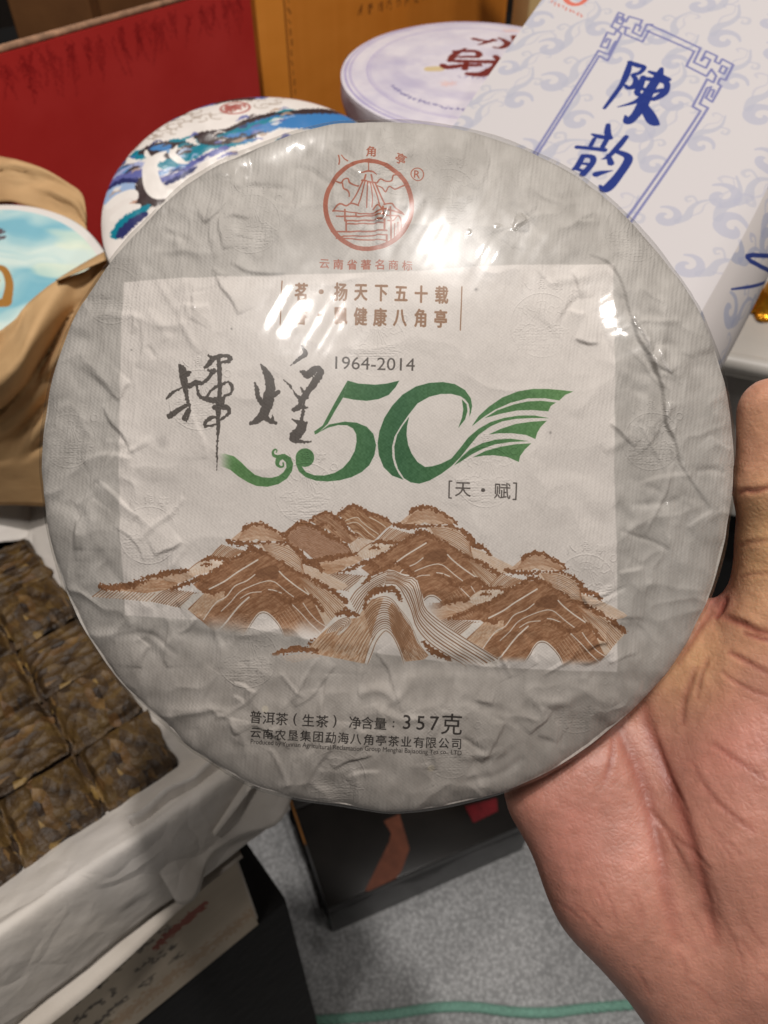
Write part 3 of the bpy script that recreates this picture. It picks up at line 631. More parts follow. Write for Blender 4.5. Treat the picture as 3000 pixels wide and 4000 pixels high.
def crease_height(PX, PY):
    h = np.zeros(PX.shape)
    def near(pts, pad):
        q = np.asarray(pts, float); return np.nonzero((PX > q[:, 0].min()-pad) & (PX < q[:, 0].max()+pad) & (PY > q[:, 1].min()-pad) & (PY < q[:, 1].max()+pad))
    def fold(pts, A, w1=5., w2=70., inv=1):
        ix = near(pts, 5*w2)
        d, s_, t = dist_poly(PX[ix], PY[ix], smooth_pts(pts, 5)); e = np.sin(np.pi*np.clip(t, 0, 1))**.5
        sd = d*s_*inv
        h[ix] += A*e*(.5+.5*np.tanh(sd/w1))*np.exp(-d/w2)
    def ridge(pts, A, wd=9.):
        ix = near(pts, 3*wd)
        d, s_, t = dist_poly(PX[ix], PY[ix], smooth_pts(pts, 5)); e = np.sin(np.pi*np.clip(t, 0, 1))**.5
        h[ix] += A*e*np.exp(-(d/wd)**2)
    M = .001
    fold([(2300, 990), (2380, 1030), (2430, 1110), (2470, 1250), (2500, 1330), (2540, 1390), (2555, 1430), (2590, 1520), (2600, 1640), (2640, 1720), (2660, 1810), (2720, 1900), (2790, 2000)], 1.5*M, 5, 90, -1)
    fold([(2480, 1262), (2510, 1310), (2540, 1370)], .9*M, 5, 40, -1); ridge([(2500, 1650), (2530, 1700), (2560, 1752), (2590, 1800), (2610, 1850)], .4*M)
    ridge([(2640, 1805), (2620, 1860), (2600, 1930), (2560, 2010), (2525, 2090)], .5*M); ridge([(2470, 1515), (2540, 1540)], -.5*M, 22); ridge([(2410, 1970), (2480, 2050)], -.4*M, 25)
    fold([(2780, 1700), (2810, 1730), (2865, 1755)], .8*M, 5, 40); ridge([(2720, 1840), (2790, 1835), (2840, 1850)], -.5*M, 12); fold([(2690, 2060), (2740, 2020), (2800, 1990)], .6*M, 5, 40)
    ridge([(2560, 1340), (2620, 1345), (2650, 1360)], -.35*M, 16)
    fold([(755, 780), (791, 860), (815, 862), (850, 830), (905, 763)], .9*M, 5, 55, -1); ridge([(905, 763), (948, 721), (1040, 722), (1135, 733)], -.7*M, 14)
    ridge([(640, 900), (690, 920), (735, 940)], -.5*M, 14); ridge([(780, 690), (850, 668), (915, 680)], .6*M, 14)
    fold([(713, 1000), (722, 1080), (735, 1160), (746, 1260), (757, 1390)], .35*M, 4, 40); fold([(737, 1541), (748, 1600), (775, 1670), (802, 1724), (812, 1790)], .5*M, 4, 50)
    fold([(1350, 2840), (1290, 2930), (1230, 3010), (1172, 3120)], .9*M, 6, 60); ridge([(1054, 2925), (1090, 2990), (1125, 3080)], .5*M, 10); fold([(1060, 3110), (1110, 3120), (1172, 3117)], .7*M, 6, 40)
    ridge([(1400, 2722), (1445, 2700), (1500, 2700), (1560, 2750)], .7*M, 20); ridge([(1460, 2661), (1628, 2606), (1881, 2612), (2060, 2650)], -.8*M, 40)
    ridge([(900, 2930), (1000, 2910), (1110, 2960)], -.5*M, 26); ridge([(600, 2440), (760, 2480), (1000, 2500)], -.6*M, 30); ridge([(500, 2450), (560, 2520), (640, 2580)], -.5*M, 26)
    fold([(1880, 530), (1905, 590), (1912, 640), (1870, 740)], .7*M, 5, 50); ridge([(2230, 710), (2255, 770)], -.4*M, 8); ridge([(2105, 1050), (2130, 1085), (2170, 1130)], .2*M, 8)
    ridge([(1740, 2890), (1840, 2960), (1990, 2930)], .4*M, 18); ridge([(2060, 2800), (2200, 2740), (2330, 2690)], .4*M, 22); ridge([(1800, 3060), (1950, 3030), (2050, 2960)], -.5*M, 18)
    ridge([(560, 2350), (470, 2280), (380, 2150)], -.4*M, 24); ridge([(330, 1900), (360, 2050), (420, 2200)], .3*M, 22); ridge([(430, 1700), (470, 1840)], -.3*M, 18)
    ridge([(1050, 2560), (1300, 2600), (1420, 2640)], .5*M, 40)
    # many short folds gathered round the rim, and fine crumples between
    rf = random.Random(31)
    for k in range(170):
        a = rf.uniform(0, 6.283); r_ = rf.uniform(.70, .97)*1330; L = rf.uniform(60, 260); da = rf.choice((-1, 1))*rf.uniform(.2, 1.25)
        x0, y0 = 1517+r_*math.cos(a), 1818-r_*math.sin(a)
        if math.hypot((x0-1440)/880, (y0-1750)/640) < 1.15: continue
        p = [(x0, y0)]; dr = a+math.pi+da
        for q in range(3): dr += rf.uniform(-.45, .45); p.append((p[-1][0]+L/3*math.cos(dr), p[-1][1]-L/3*math.sin(dr)))
        if rf.random() < .55: fold(p, rf.uniform(.4, 1.1)*M, rf.uniform(4, 7), rf.uniform(30, 70), rf.choice((-1, 1)))
        else: ridge(p, rf.choice((-1, 1, 1))*rf.uniform(.2, .5)*M, rf.uniform(8, 20))
    return h
NR, NT = 330, 1200
rr = np.linspace(0, 1, NR)**.85*1.0; th = np.arange(NT)/NT*2*math.pi
edge = 1 + .006*vnoise(th*6/math.pi+7, th*0, 2) + 0.0022*vnoise(th*40/math.pi, th*0+1, 8) + .0045*vnoise(th*16/math.pi, th*0+3, 5)
edge -= .010*np.exp(-((th-math.radians(262))/.10)**2) + .008*np.exp(-((th-math.radians(228))/.09)**2) + .006*np.exp(-((th-math.radians(35))/.12)**2) + .005*np.exp(-((th-math.radians(140))/.10)**2)
RG, TG = np.meshgrid(rr*RC, th, indexing='ij'); EG = 1+(edge[None, :]-1)*(RG/RC)**6
GX = RG*np.cos(TG)*EG; GY = RG*np.sin(TG)*EG; Z0 = dome(RG)
PXg = 1500+3000*(GX+CX)/(DR-Z0); PYg = 2000-3000*(GY+CY)/(DR-Z0)
rim = sstep(.55, .95, RG/RC); fadeE = 1-.8*sstep(.992, 1., RG/RC)
flat = 1-.75*np.exp(-(((PXg-1440)/900)**4 + ((PYg-1750)/700)**4))
wx = PXg+60*fbm(PXg/160, PYg/160, 64, 2); wy = PYg+60*fbm(PXg/160+9, PYg/160, 65, 2)
relief = (.0011*fbm(PXg/380, PYg/330, 61, 2)*flat - .0015*np.abs(fbm(wx/330, wy/240, 62, 2))*(.10+.9*flat)
          - .0009*np.abs(fbm(wx/120, wy/150+3, 63, 2))*(.08+.92*flat)*(.5+rim))
relief += crease_height(PXg, PYg)
relief += -.0005*sstep(0, 1, (PYg-2430-.09*(PXg-500))/60)*np.exp(-np.maximum(PYg-2430-.09*(PXg-500), 0)/260)   # step off the label sheet
ZP = Z0 + relief*fadeE
# rim and back, coarser
def rim_back(off):
    V = []; U = []
    prof = [(1.0, -.001), (.999, -.004), (.993, -.0075), (.975, -.0105), (.93, -.013), (.8, -.0145), (.5, -.016), (.12, -.0145), (.05, -.011), (0.0, -.010)]
    for r_, z_ in prof:
        n_ = .0004*fbm(np.cos(th)*9*r_+z_*300, np.sin(th)*9*r_, 66, 3)
        R_ = (RC*r_*(1+(edge-1)*r_**6)+off+n_*r_); V.append(np.column_stack([R_*np.cos(th), R_*np.sin(th), np.full(NT, z_-off*.5)+n_]))
    return np.concatenate(V), len(prof)
def cake_mesh(name, Z, off):
    Vf = np.stack([GX*(1+off/RC*(RG/RC)), GY*(1+off/RC*(RG/RC)), Z], -1).reshape(-1, 3)
    Vb, k = rim_back(off); V = np.concatenate([Vf, Vb]); F = grid_faces(NR+k, NT, True)[:, ::-1]
    return mesh(name, V, F, np.column_stack([V[:, 0]/EXT/2+.5, V[:, 1]/EXT/2+.5]))
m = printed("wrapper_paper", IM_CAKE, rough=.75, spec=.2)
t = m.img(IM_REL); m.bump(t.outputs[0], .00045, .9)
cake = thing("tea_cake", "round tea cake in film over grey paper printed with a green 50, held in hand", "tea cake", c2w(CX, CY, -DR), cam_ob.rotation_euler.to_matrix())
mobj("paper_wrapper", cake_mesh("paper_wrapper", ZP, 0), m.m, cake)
# shrink film: tight, smooth, with pulled wrinkles towards the rim
rad = np.clip((RG/RC-.62)/.38, 0, 1)
film = Z0 + .00085 + .0006*fbm(PXg/420, PYg/420, 71, 2)*flat + .00022*fbm(PXg/150, PYg/170, 72, 3)*(.35+rim)
film += .0006*rad**1.3*np.maximum(fbm(TG*11+.8*RG/RC*3, RG/RC*1.3, 73, 2), 0)*(1+.8*np.sin(TG-.6))
film += .00012*rad*np.maximum(fbm(TG*30+2.2*RG/RC, RG/RC*3, 75, 2), -.1)
ca_, sa_ = math.cos(1.05), math.sin(1.05)
st_ = fbm((PXg*sa_+PYg*ca_)/74., (PXg*ca_-PYg*sa_)/520., 74, 2)
film += .00013*st_*(.10+.9*np.exp(-(((PXg-1180)/240)**2+((PYg-1180)/240)**2)) + 1.6*np.exp(-(((PXg-2000)/420)**2+((PYg-800)/260)**2)) + .4*rim)
for gx, gy, gs, ga in ((2660, 2010, 75, 1.), (2570, 1960, 60, .8), (2700, 2080, 50, .9), (2800, 1560, 50, .8), (2740, 1180, 60, .7), (2480, 830, 50, .8), (2820, 1790, 45, .9), (2470, 2690, 60, .8), (300, 1660, 50, .7), (900, 700, 60, .8), (700, 1860, 40, .4), (870, 2010, 50, .4), (640, 830, 60, .6)):
    film += ga*.00050*vnoise(PXg/22+gx, PYg/30+gy, 91)*np.exp(-((PXg-gx)**2+(PYg-gy)**2)/gs**2)
film = np.maximum(film, Z0+(relief*.9+.00012))*fadeE + Z0*(1-fadeE)
fm = bpy.data.materials.new("clear_film"); fm.use_nodes = True; ft = fm.node_tree; ft.nodes.clear()
fo = ft.nodes.new('ShaderNodeOutputMaterial'); fx = ft.nodes.new('ShaderNodeMixShader'); ftr = ft.nodes.new('ShaderNodeBsdfTransparent'); fg = ft.nodes.new('ShaderNodeBsdfGlossy'); ff = ft.nodes.new('ShaderNodeFresnel')
fg.inputs['Roughness'].default_value = .08; ff.inputs['IOR'].default_value = 1.5; ftr.inputs[0].default_value = (.97, .97, .96, 1)
fmin = ft.nodes.new('ShaderNodeMath'); fmin.operation = 'MINIMUM'; fmin.inputs[1].default_value = .16; ft.links.new(ff.outputs[0], fmin.inputs[0]); ft.links.new(fmin.outputs[0], fx.inputs[0]); ft.links.new(ftr.outputs[0], fx.inputs[1]); fg2 = ft.nodes.new('ShaderNodeBsdfGlossy'); fg2.inputs['Roughness'].default_value = .27; fmx = ft.nodes.new('ShaderNodeMixShader'); fmx.inputs[0].default_value = .6; ft.links.new(fg.outputs[0], fmx.inputs[1]); ft.links.new(fg2.outputs[0], fmx.inputs[2]); ft.links.new(fmx.outputs[0], fx.inputs[2]); ft.links.new(fx.outputs[0], fo.inputs[0])
mobj("plastic_film", cake_mesh("plastic_film", film, .00045), fm, cake)

# ------------------------------------------------------------------ the right hand that holds it: one smooth skin grown from a distance field
def HP(px, py, d): return np.array([(px-1500)/3000*d, (2000-py)/3000*d, -d])
CAPS = []                                   # (a, b, ra, rb, blend)
def cap(a, b, ra, rb, k=.008): CAPS.append((HP(*a), HP(*b), ra, rb, k))
# thumb, lying along the rim
cap((3020, 1606, .2215), (3030, 1900, .2235), .0098, .0106, .004); cap((3030, 1900, .2235), (3052, 2140, .2275), .0106, .0108, .005)
cap((3052, 2140, .2275), (3050, 2480, .2315), .0108, .0138, .008); cap((3050, 2480, .2315), (3030, 3050, .2350), .0145, .0215, .016)
cap((3030, 3050, .2350), (2960, 3650, .2310), .0215, .0235, .016)
# ball of the thumb and web
cap((2850, 2720, .2370), (2850, 3250, .2330), .0140, .0220, .016); cap((2740, 2560, .2440), (2930, 2560, .2380), .0090, .0110, .014)
# palm: metacarpals fanning out behind the cake
MC = [(2560, 2380, .2520), (2380, 2520, .2550), (2205, 2690, .2555), (2075, 2880, .2520)]
WR = [(2960, 3720, .2420), (2900, 3780, .2440), (2840, 3830, .2440), (2800, 3890, .2420)]
for a, b, r in zip(MC, WR, (.0120, .0120, .0118, .0112)): cap(a, b, r, .0150, .014)
cap((2690, 2700, .2480), (2800, 3300, .2420), .0120, .0160, .014)
# heel of the hand (little-finger side)
cap((2150, 3120, .2450), (2400, 3460, .2410), .0135, .0175, .013); cap((2400, 3460, .2410), (2900, 4060, .2380), .0175, .0205, .013)
cap((2330, 3000, .2440), (2620, 3600, .2400), .0120, .0160, .012)
# wrist and forearm
cap((2990, 3720, .2420), (3300, 4350, .2370), .0260, .0260, .016); cap((3300, 4350, .2370), (3900, 5600, .2300), .0260, .0330, .016)
# fingers spread over the back of the cake, each slightly bent
FI = [((2560, 2380, .2520), (-.30, -.95), (530, 320, 260), .0095), ((2380, 2520, .2550), (-.52, -.85), (580, 360, 280), .0098), ((2205, 2690, .2555), (-.68, -.73), (540, 340, 270), .0094), ((2075, 2880, .2520), (-.86, -.50), (420, 250, 240), .0083)]
for (a, dr, ln, r) in FI:
    p = np.array(a, float); rr_ = r*1.12; ddep = (.0035, -.0005, -.0035)
    for i, L in enumerate(ln):
        q = p + np.array([dr[0]*L, dr[1]*L, ddep[i]]); r2 = r*(1.0, .93, .80)[i]
        cap(tuple(p), tuple(q), rr_, r2, .005); p = q; rr_ = r2
def hand_sdf(P):
    D = None
    for a, b, ra, rb, k in CAPS:
        d = b-a; L = d@d
        t = np.clip(((P-a)@d)/L, 0, 1); q = np.linalg.norm(P-a-t[..., None]*d, axis=-1)-(ra+(rb-ra)*t)
        if D is None: D = q
        else:
            h = np.clip(.5+.5*(D-q)/k, 0, 1); D = D*(1-h)+q*h-k*h*(1-h)
    return D
def surface_nets(f, lo, hi, h):
    n = np.ceil((hi-lo)/h).astype(int)+1
    ax = [lo[i]+h*np.arange(n[i]) for i in range(3)]
    D = np.empty(n, np.float32)
    for i in range(0, n[0], 16):
        g = np.stack(np.meshgrid(ax[0][i:i+16], ax[1], ax[2], indexing='ij'), -1); D[i:i+16] = f(g)
    s = D < 0
    c = np.zeros(tuple(n-1), int)
    for i in (0, 1):
        for j in (0, 1):
            for k in (0, 1): c += s[i:n[0]-1+i, j:n[1]-1+j, k:n[2]-1+k]
    act = (c > 0) & (c < 8); idx = -np.ones(act.shape, int); idx[act] = np.arange(act.sum())
    A = np.argwhere(act); acc = np.zeros((len(A), 3)); cnt = np.zeros(len(A))
    co = [(i, j, k) for i in (0, 1) for j in (0, 1) for k in (0, 1)]
    for u in range(8):
        for v in range(u+1, 8):
            if sum(abs(np.array(co[u])-np.array(co[v]))) != 1: continue
            da = D[tuple((A+co[u]).T)]; db = D[tuple((A+co[v]).T)]; m_ = (da < 0) != (db < 0)
            t = np.where(m_, da/np.where(m_, da-db, 1), 0)
            acc += np.where(m_[:, None], np.array(co[u])+(np.array(co[v])-np.array(co[u]))*t[:, None], 0); cnt += m_
    V = lo+h*(A+acc/cnt[:, None]); F = []
    for axn in range(3):
        b, cc = (axn+1) % 3, (axn+2) % 3
        s0 = np.take(s, range(0, n[axn]-1), axn); s1 = np.take(s, range(1, n[axn]), axn)
        E = np.argwhere(s0 != s1); E = E[(E[:, b] > 0) & (E[:, cc] > 0) & (E[:, b] < n[b]-1) & (E[:, cc] < n[cc]-1)]
        eb = np.zeros(3, int); eb[b] = 1; ec = np.zeros(3, int); ec[cc] = 1
        q = np.stack([idx[tuple((E-eb-ec).T)], idx[tuple((E-ec).T)], idx[tuple(E.T)], idx[tuple((E-eb).T)]], 1)
        fl = s0[tuple(E.T)]; q[~fl] = q[~fl][:, ::-1]; F.append(q)
    return V, np.concatenate(F)
lo = HP(1350, 4700, .262); lo[2] = -.275; hi = np.array([.225, .062, -.192])
lo[0] = -.02; lo[1] = -.325
HV, HFc = surface_nets(hand_sdf, lo, hi, .0014)
# light smoothing then split once for finer relief
me0 = mesh("hand", HV, HFc)
import bmesh
bm = bmesh.new(); bm.from_mesh(me0)
for _ in range(3): bmesh.ops.smooth_vert(bm, verts=bm.verts, factor=.5, use_axis_x=True, use_axis_y=True, use_axis_z=True)
bmesh.ops.subdivide_edges(bm, edges=[e for e in bm.edges if (e.verts[0].co.x+e.verts[1].co.x) > .03 and (e.verts[0].co.x+e.verts[1].co.x) < .27 and (e.verts[0].co.y+e.verts[1].co.y) > -.33 and (e.verts[0].co.z+e.verts[1].co.z) > -.53], cuts=1, use_grid_fill=True)
for _ in range(2): bmesh.ops.smooth_vert(bm, verts=bm.verts, factor=.5, use_axis_x=True, use_axis_y=True, use_axis_z=True)
bm.normal_update(); bm.to_mesh(me0); bm.free()
nv = len(me0.vertices); X = np.empty(nv*3, np.float32); me0.vertices.foreach_get('co', X); X = X.reshape(-1, 3).astype(float)
Nn = np.empty(nv*3, np.float32); me0.vertices.foreach_get('normal', Nn); Nn = Nn.reshape(-1, 3).astype(float)
hx = 1500+3000*X[:, 0]/-X[:, 2]; hy = 2000-3000*X[:, 1]/-X[:, 2]
front = sstep(-.1, .35, (Nn*(-X/np.linalg.norm(X, axis=1)[:, None])).sum(1))
dep = np.zeros(nv); redn = np.zeros(nv)
def crease(pts, A, wd, rd=.7):
    d, s_, t = dist_poly(hx, hy, smooth_pts(pts, 5)); e = np.clip(np.sin(np.pi*t), 0, 1)**.4*front
    A = A*.72; dep[:] -= A*e*np.exp(-(d/wd)**2); dep[:] += .2*A*e*np.exp(-((d-2.2*wd)/(1.6*wd))**2); redn[:] = np.maximum(redn, rd*e*np.exp(-(d/(wd*1.3))**2))
crease([(2515, 2735), (2529, 2832), (2572, 2940), (2623, 3070), (2681, 3229), (2753, 3482), (2800, 3700)], .0010, 20, .7)
crease([(2410, 2830), (2440, 2900), (2482, 2990), (2529, 3128), (2572, 3302), (2601, 3482), (2650, 3700)], .0009, 24, .5)
crease([(2395, 2870), (2390, 2960), (2360, 3060)], .0006, 10, .4); crease([(2540, 2800), (2600, 3000), (2700, 3200)], .0005, 9, .4)
crease([(2530, 3160), (2590, 3230), (2700, 3420)], .0005, 9, .4); crease([(2560, 3190), (2650, 3280), (2780, 3400)], .0004, 8, .4)
crease([(2820, 2405), (2870, 2425), (2912, 2441), (2960, 2465), (3040, 2485)], .0009, 12, .9); crease([(2840, 2330), (2820, 2380), (2790, 2420)], .0009, 10, .9)
crease([(2900, 2470), (2960, 2490), (3040, 2510)], .0005, 9, .8); crease([(2880, 1930), (2915, 1915), (2947, 1918), (3030, 1900)], .0007, 9, .8); crease([(2890, 2135), (2930, 2120), (3020, 2110)], .0004, 8, .3)
crease([(2885, 2260), (2930, 2245), (3020, 2240)], .0003, 8, .3); crease([(2790, 2390), (2740, 2440), (2690, 2520), (2640, 2600)], .0005, 12, .5)
crease([(2725, 2600), (2700, 2660), (2672, 2740), (2665, 2840)], .0005, 12, .4); crease([(2770, 2560), (2740, 2640), (2720, 2740)], .0004, 9, .3)
crease([(2840, 2545), (2900, 2575), (3020, 2640)], .0005, 9, .6); crease([(2810, 2620), (2900, 2680), (3020, 2730)], .0004, 8, .4); crease([(2780, 2900), (2860, 2960), (3000, 3050)], .0003, 9, .4); crease([(2740, 3050), (2820, 3150), (2960, 3260)], .0003, 9, .4)
for k in range(16):
    r_ = random.Random(k); x0 = 2640+r_.uniform(-60, 330); y0 = 2950+r_.uniform(-100, 900); a = math.radians(55+r_.uniform(-18, 18)); L = r_.uniform(90, 220)
    crease([(x0, y0), (x0+L*.5*math.cos(a)+8, y0+L*.5*math.sin(a)), (x0+L*math.cos(a), y0+L*math.sin(a))], .00013, 7, .2)
for k in range(9):
    r_ = random.Random(k+50); x0 = 2150+r_.uniform(0, 330); y0 = 3150+r_.uniform(0, 600)+(x0-2150)*.9; a = math.radians(60+r_.uniform(-25, 25)); L = r_.uniform(80, 200)
    crease([(x0, y0), (x0+L*.5*math.cos(a)+8, y0+L*.5*math.sin(a)), (x0+L*math.cos(a), y0+L*math.sin(a))], .00018, 7, .2)
dep += .00016*fbm(hx/45, hy/45, 81, 3)*front
X2 = X+Nn*dep[:, None]
me0.vertices.foreach_set('co', X2.astype(np.float32).ravel()); me0.update()
# skin tone: yellower web and thumb shaft, lightened in colour for the lamp light they catch, pinker pads and palm
yel = np.exp(-((hx-2680)/190)**2-((hy-2600)/210)**2)*.9 + np.exp(-((hx-2990)/170)**2-((hy-2050)/480)**2)*.95
pk = np.exp(-((hx-2960)/130)**2-((hy-1800)/140)**2)*.3 + np.exp(-((hx-2900)/260)**2-((hy-2900)/300)**2)*.45 + np.exp(-((hx-2250)/260)**2-((hy-3250)/330)**2)*.5 + np.exp(-((hx-2800)/60)**2-((hy-2340)/60)**2)*.7
blot = .5+.5*fbm(hx/140, hy/140, 82, 4)
basec = C(184, 130, 112)[None]; yc = C(216, 172, 124)[None]; pc = C(190, 124, 112)[None]; rc = C(120, 54, 46)[None]
def mixc(a, b, t): return a*(1-t[:, None])+b*t[:, None]
skin = mixc(mixc(np.repeat(basec, nv, 0), yc, np.clip(yel*(.7+.5*blot), 0, 1)), pc, np.clip(pk*(.6+.7*blot), 0, 1)); skin = mixc(skin, rc, np.clip(redn*.75, 0, 1))*(.95+.1*blot)[:, None]
at = me0.color_attributes.new('tone', 'FLOAT_COLOR', 'POINT')
linc = np.where(skin <= .04045, skin/12.92, ((skin+.055)/1.055)**2.4)
at.data.foreach_set('color', np.column_stack([linc, np.ones(nv)]).astype(np.float32).ravel())
sk = Mat("skin", rough=.46, spec=.4); an = sk.n('ShaderNodeAttribute', attribute_name='tone')
fine = sk.noise(900, 2); sk.color(sk.mult(an.outputs['Color'], sk.ramp(sk.noise(260, 3), [(.3, (.93, .92, .91)), (.7, (1, 1, 1))])))
vor = sk.n('ShaderNodeTexVoronoi', Scale=620, feature='DISTANCE_TO_EDGE'); sk.l(sk.coord(), vor.inputs['Vector'])
nb = sk.bump(vor.outputs['Distance'], .0003, .5); sk.bump(sk.noise(260, 5, .65), .0003, .45, nb)
sk.b.inputs['Subsurface Weight'].default_value = .22; sk.b.inputs['Subsurface Radius'].default_value = (1, .35, .2); sk.b.inputs['Subsurface Scale'].default_value = .004
hand = thing("hand", "bare right hand with open palm and upright thumb, gripping the big tea cake from below", "hand", (0, 0, H), cam_ob.rotation_euler.to_matrix())
mobj("skin", me0, sk.m, hand)
# thumb nail on the far side of the thumb tip
nV = []; nu_, nv_ = 7, 9
for i in range(nu_):
    for j in range(nv_):
        a = math.radians(-52+104*j/(nv_-1)); t = i/(nu_-1); c = HP(3020, 1606, .2215)*(1-t)+HP(3026, 1780, .2228)*t
        r = .0101+.0003*math.sin(math.pi*j/(nv_-1)) - (.0014*(1-t)**3)
        nV.append(c+np.array([math.cos(a+.55)*r, .0045*(1-t)*math.cos(a*1.4), -math.sin(a+.55)*r]))
nm = plain("nail", (.80, .66, .60), .3, .03, 60)
mobj("thumbnail", mesh("thumbnail", nV, grid_faces(nu_, nv_)), nm, hand)

# ------------------------------------------------------------------ setting: carpet, back wall, display steps
def relz(z): return H+z
fl = Mat("speckled_carpet", rough=.9, spec=.15)
v = fl.n('ShaderNodeTexVoronoi', Scale=215); fl.l(fl.coord(), v.inputs['Vector'])
n1 = fl.noise(120, 4, .7); mixn = fl.n('ShaderNodeMath', operation='MULTIPLY'); fl.l(v.outputs['Distance'], mixn.inputs[0]); fl.l(n1, mixn.inputs[1])
fl.color(fl.ramp(mixn.outputs[0], [(.03, (.88, .88, .88)), (.13, (.74, .74, .74)), (.36, (.61, .61, .61))]))
fl.bump(mixn.outputs[0], .004, .7)
fo_ = mobj("carpet_floor", mesh("carpet_floor", [(-6, -4, 0), (6, -4, 0), (6, 8, 0), (-6, 8, 0)], [[0, 1, 2, 3]]), fl.m, smooth=False); fo_['kind'] = 'structure'
wl = mobj("back_wall", box_mesh("back_wall", (-5, 3.2, 0), (10, 0, 0), (0, .1, 0), (0, 0, 4), 0), plain("wall_paint", (.16, .13, .11), .8), smooth=False); wl['kind'] = 'structure'
AZ = math.radians(50.5); E1 = Vector((math.sin(AZ), math.cos(AZ), 0)); E2 = Vector((-math.cos(AZ), math.sin(AZ), 0)); UP = Vector((0, 0, 1))
T0 = Vector((-.094, .2045, 0))              # front right corner of the tea tray, plan view
dark_cloth = plain("black_cloth", (.055, .05, .05), .85, .2, 30, .002, 60)
def slab(name, e1a, e1b, e2a, e2b, z0, z1, mat, parent=None, bev=.003):
    o = T0+E1*e1a+E2*e2a; o.z = relz(z0)
    return mobj(name, box_mesh(name, o, E1*(e1b-e1a), E2*(e2b-e2a), UP*(z1-z0), bev), mat, parent)
tb = thing("display_table", "dark cloth covered display table stepped up towards the back, under the tray and boxes", "table", (T0.x, T0.y, 0))
tb_in = tb
def slabp(name, *a): 
    o = slab(name, *a); o.parent = tb; o.matrix_parent_inverse = Matrix.Translation(-Vector((T0.x, T0.y, 0))); return o
slabp("table_cloth", -1.1, .02, .0, 1.5, -H+.001, -.661, dark_cloth)
slabp("middle_step", -.9, .50, .325, 1.5, -.659, -.452, dark_cloth)
slabp("upper_step", -.5, 1.25, .80, 1.5, -.449, -.372, dark_cloth)

def block(x0, x1, y0, y1, z0, z1):
    o = mobj("display_block", box_mesh("display_block", (x0, y0, relz(z0)), (x1-x0, 0, 0), (0, y1-y0, 0), (0, 0, z1-z0), .003), dark_cloth, tb); o.matrix_parent_inverse = Matrix.Translation(-Vector((T0.x, T0.y, 0)))
block(-.14, -.03, .475, .60, -.450, -.270); block(-.36, -.25, .47, .58, -.450, -.347); block(.0, .14, .58, .71, -.450, -.220); block(.11, .20, .42, .52, -.450, -.287)

# ------------------------------------------------------------------ tea tray: carton, folded white liner, scored slab of tea
white_card = Mat("white_card", rough=.75, spec=.2)
white_card.color(white_card.ramp(white_card.noise(14, 5), [(.3, (.70, .66, .61)), (.7, (.80, .77, .73))])); white_card.bump(white_card.noise(60, 4), .0012, .6)
liner_paper = Mat("liner_paper", rough=.7, spec=.25)
liner_paper.color(liner_paper.ramp(liner_paper.noise(9, 4), [(.3, (.76, .73, .69)), (.7, (.84, .82, .80))])); lv = liner_paper.n('ShaderNodeTexVoronoi', Scale=17, feature='DISTANCE_TO_EDGE'); lw = liner_paper.n('ShaderNodeTexNoise', Scale=14, Detail=3); liner_paper.l(liner_paper.coord(), lw.inputs['Vector'])
la = liner_paper.n('ShaderNodeVectorMath', operation='MULTIPLY_ADD'); liner_paper.l(lw.outputs['Color'], la.inputs[0]); la.inputs[1].default_value = (.09, .09, .09); liner_paper.l(liner_paper.coord(), la.inputs[2]); liner_paper.l(la.outputs[0], lv.inputs['Vector'])
lb_ = liner_paper.bump(lv.outputs['Distance'], .010, .55); liner_paper.bump(liner_paper.noise(70, 4, .55), .0016, .5, lb_)
brown_in = plain("bare_card", (.56, .42, .30), .8, .15, 30)
tray = thing("tea_tray", "shallow white carton tray lined with white paper and filled with pressed tea", "tray", (T0.x, T0.y, H-.42))
def tl(o): o.parent = tray; o.matrix_parent_inverse = Matrix.Translation(-Vector((T0.x, T0.y, H-.42))); return o
TW, TDp = .355, .335
tl(slab("front_wall", -TW, .03, .000, .004, -.50, -.425, white_card.m)); tl(slab("back_wall", -TW, .03, TDp-.004, TDp, -.50, -.425, white_card.m))
tl(slab("end_wall", .026, .03, .0045, TDp-.0045, -.50, -.425, white_card.m)); tl(slab("tray_floor", -TW, .0255, .0045, TDp-.0045, -.50, -.485, brown_in))
# liner: over the inside of the walls, across the rim and down the front, corner flopped open
def liner(name, prof, e1a, e1b, along, n=60, wav=.0035, seed=0, tear=None):
    V = []; k = len(prof)
    for i in range(n):
        s_ = e1a+(e1b-e1a)*i/(n-1)
        for j, (a, z_) in enumerate(prof):
            t = j/(k-1); q = wav*float(fbm(np.array(s_*26), np.array(t*4.), seed, 3)); zz = z_+q*.8
            if tear is not None and j > k*.45: zz += tear(s_, t)
            p = (T0+E1*s_+E2*(a+q)) if along else (T0+E2*s_+E1*(a+q)); V.append((p.x, p.y, relz(zz)))
    return mesh(name, V, grid_faces(n, k)[:, ::-1] if along else grid_faces(n, k))
pf = smooth_pts([(.048, -.462), (.040, -.450), (.020, -.433), (.006, -.423), (.0, -.4195), (-.0045, -.424), (-.008, -.445), (-.0095, -.470), (-.010, -.4945)], 6)
def solid(o, t):
    md = o.modifiers.new('thickness', 'SOLIDIFY'); md.thickness = t; md.offset = 0; return o
tl(solid(mobj("paper_liner", liner("paper_liner", pf, -TW, .034, True, 120, .0016, 3, lambda s_, t: (t-.5)*.028*sstep(-.03, -.09, s_)*float(vnoise(np.array(s_*9), np.array(.3), 5)) - .012*(t-.45)*sstep(-.12, -.2, s_)), liner_paper.m), .0006))
pe = smooth_pts([(-.018, -.455), (-.008, -.447), (.008, -.434), (.022, -.4215), (.030, -.418), (.036, -.424), (.041, -.437), (.045, -.452)], 5)
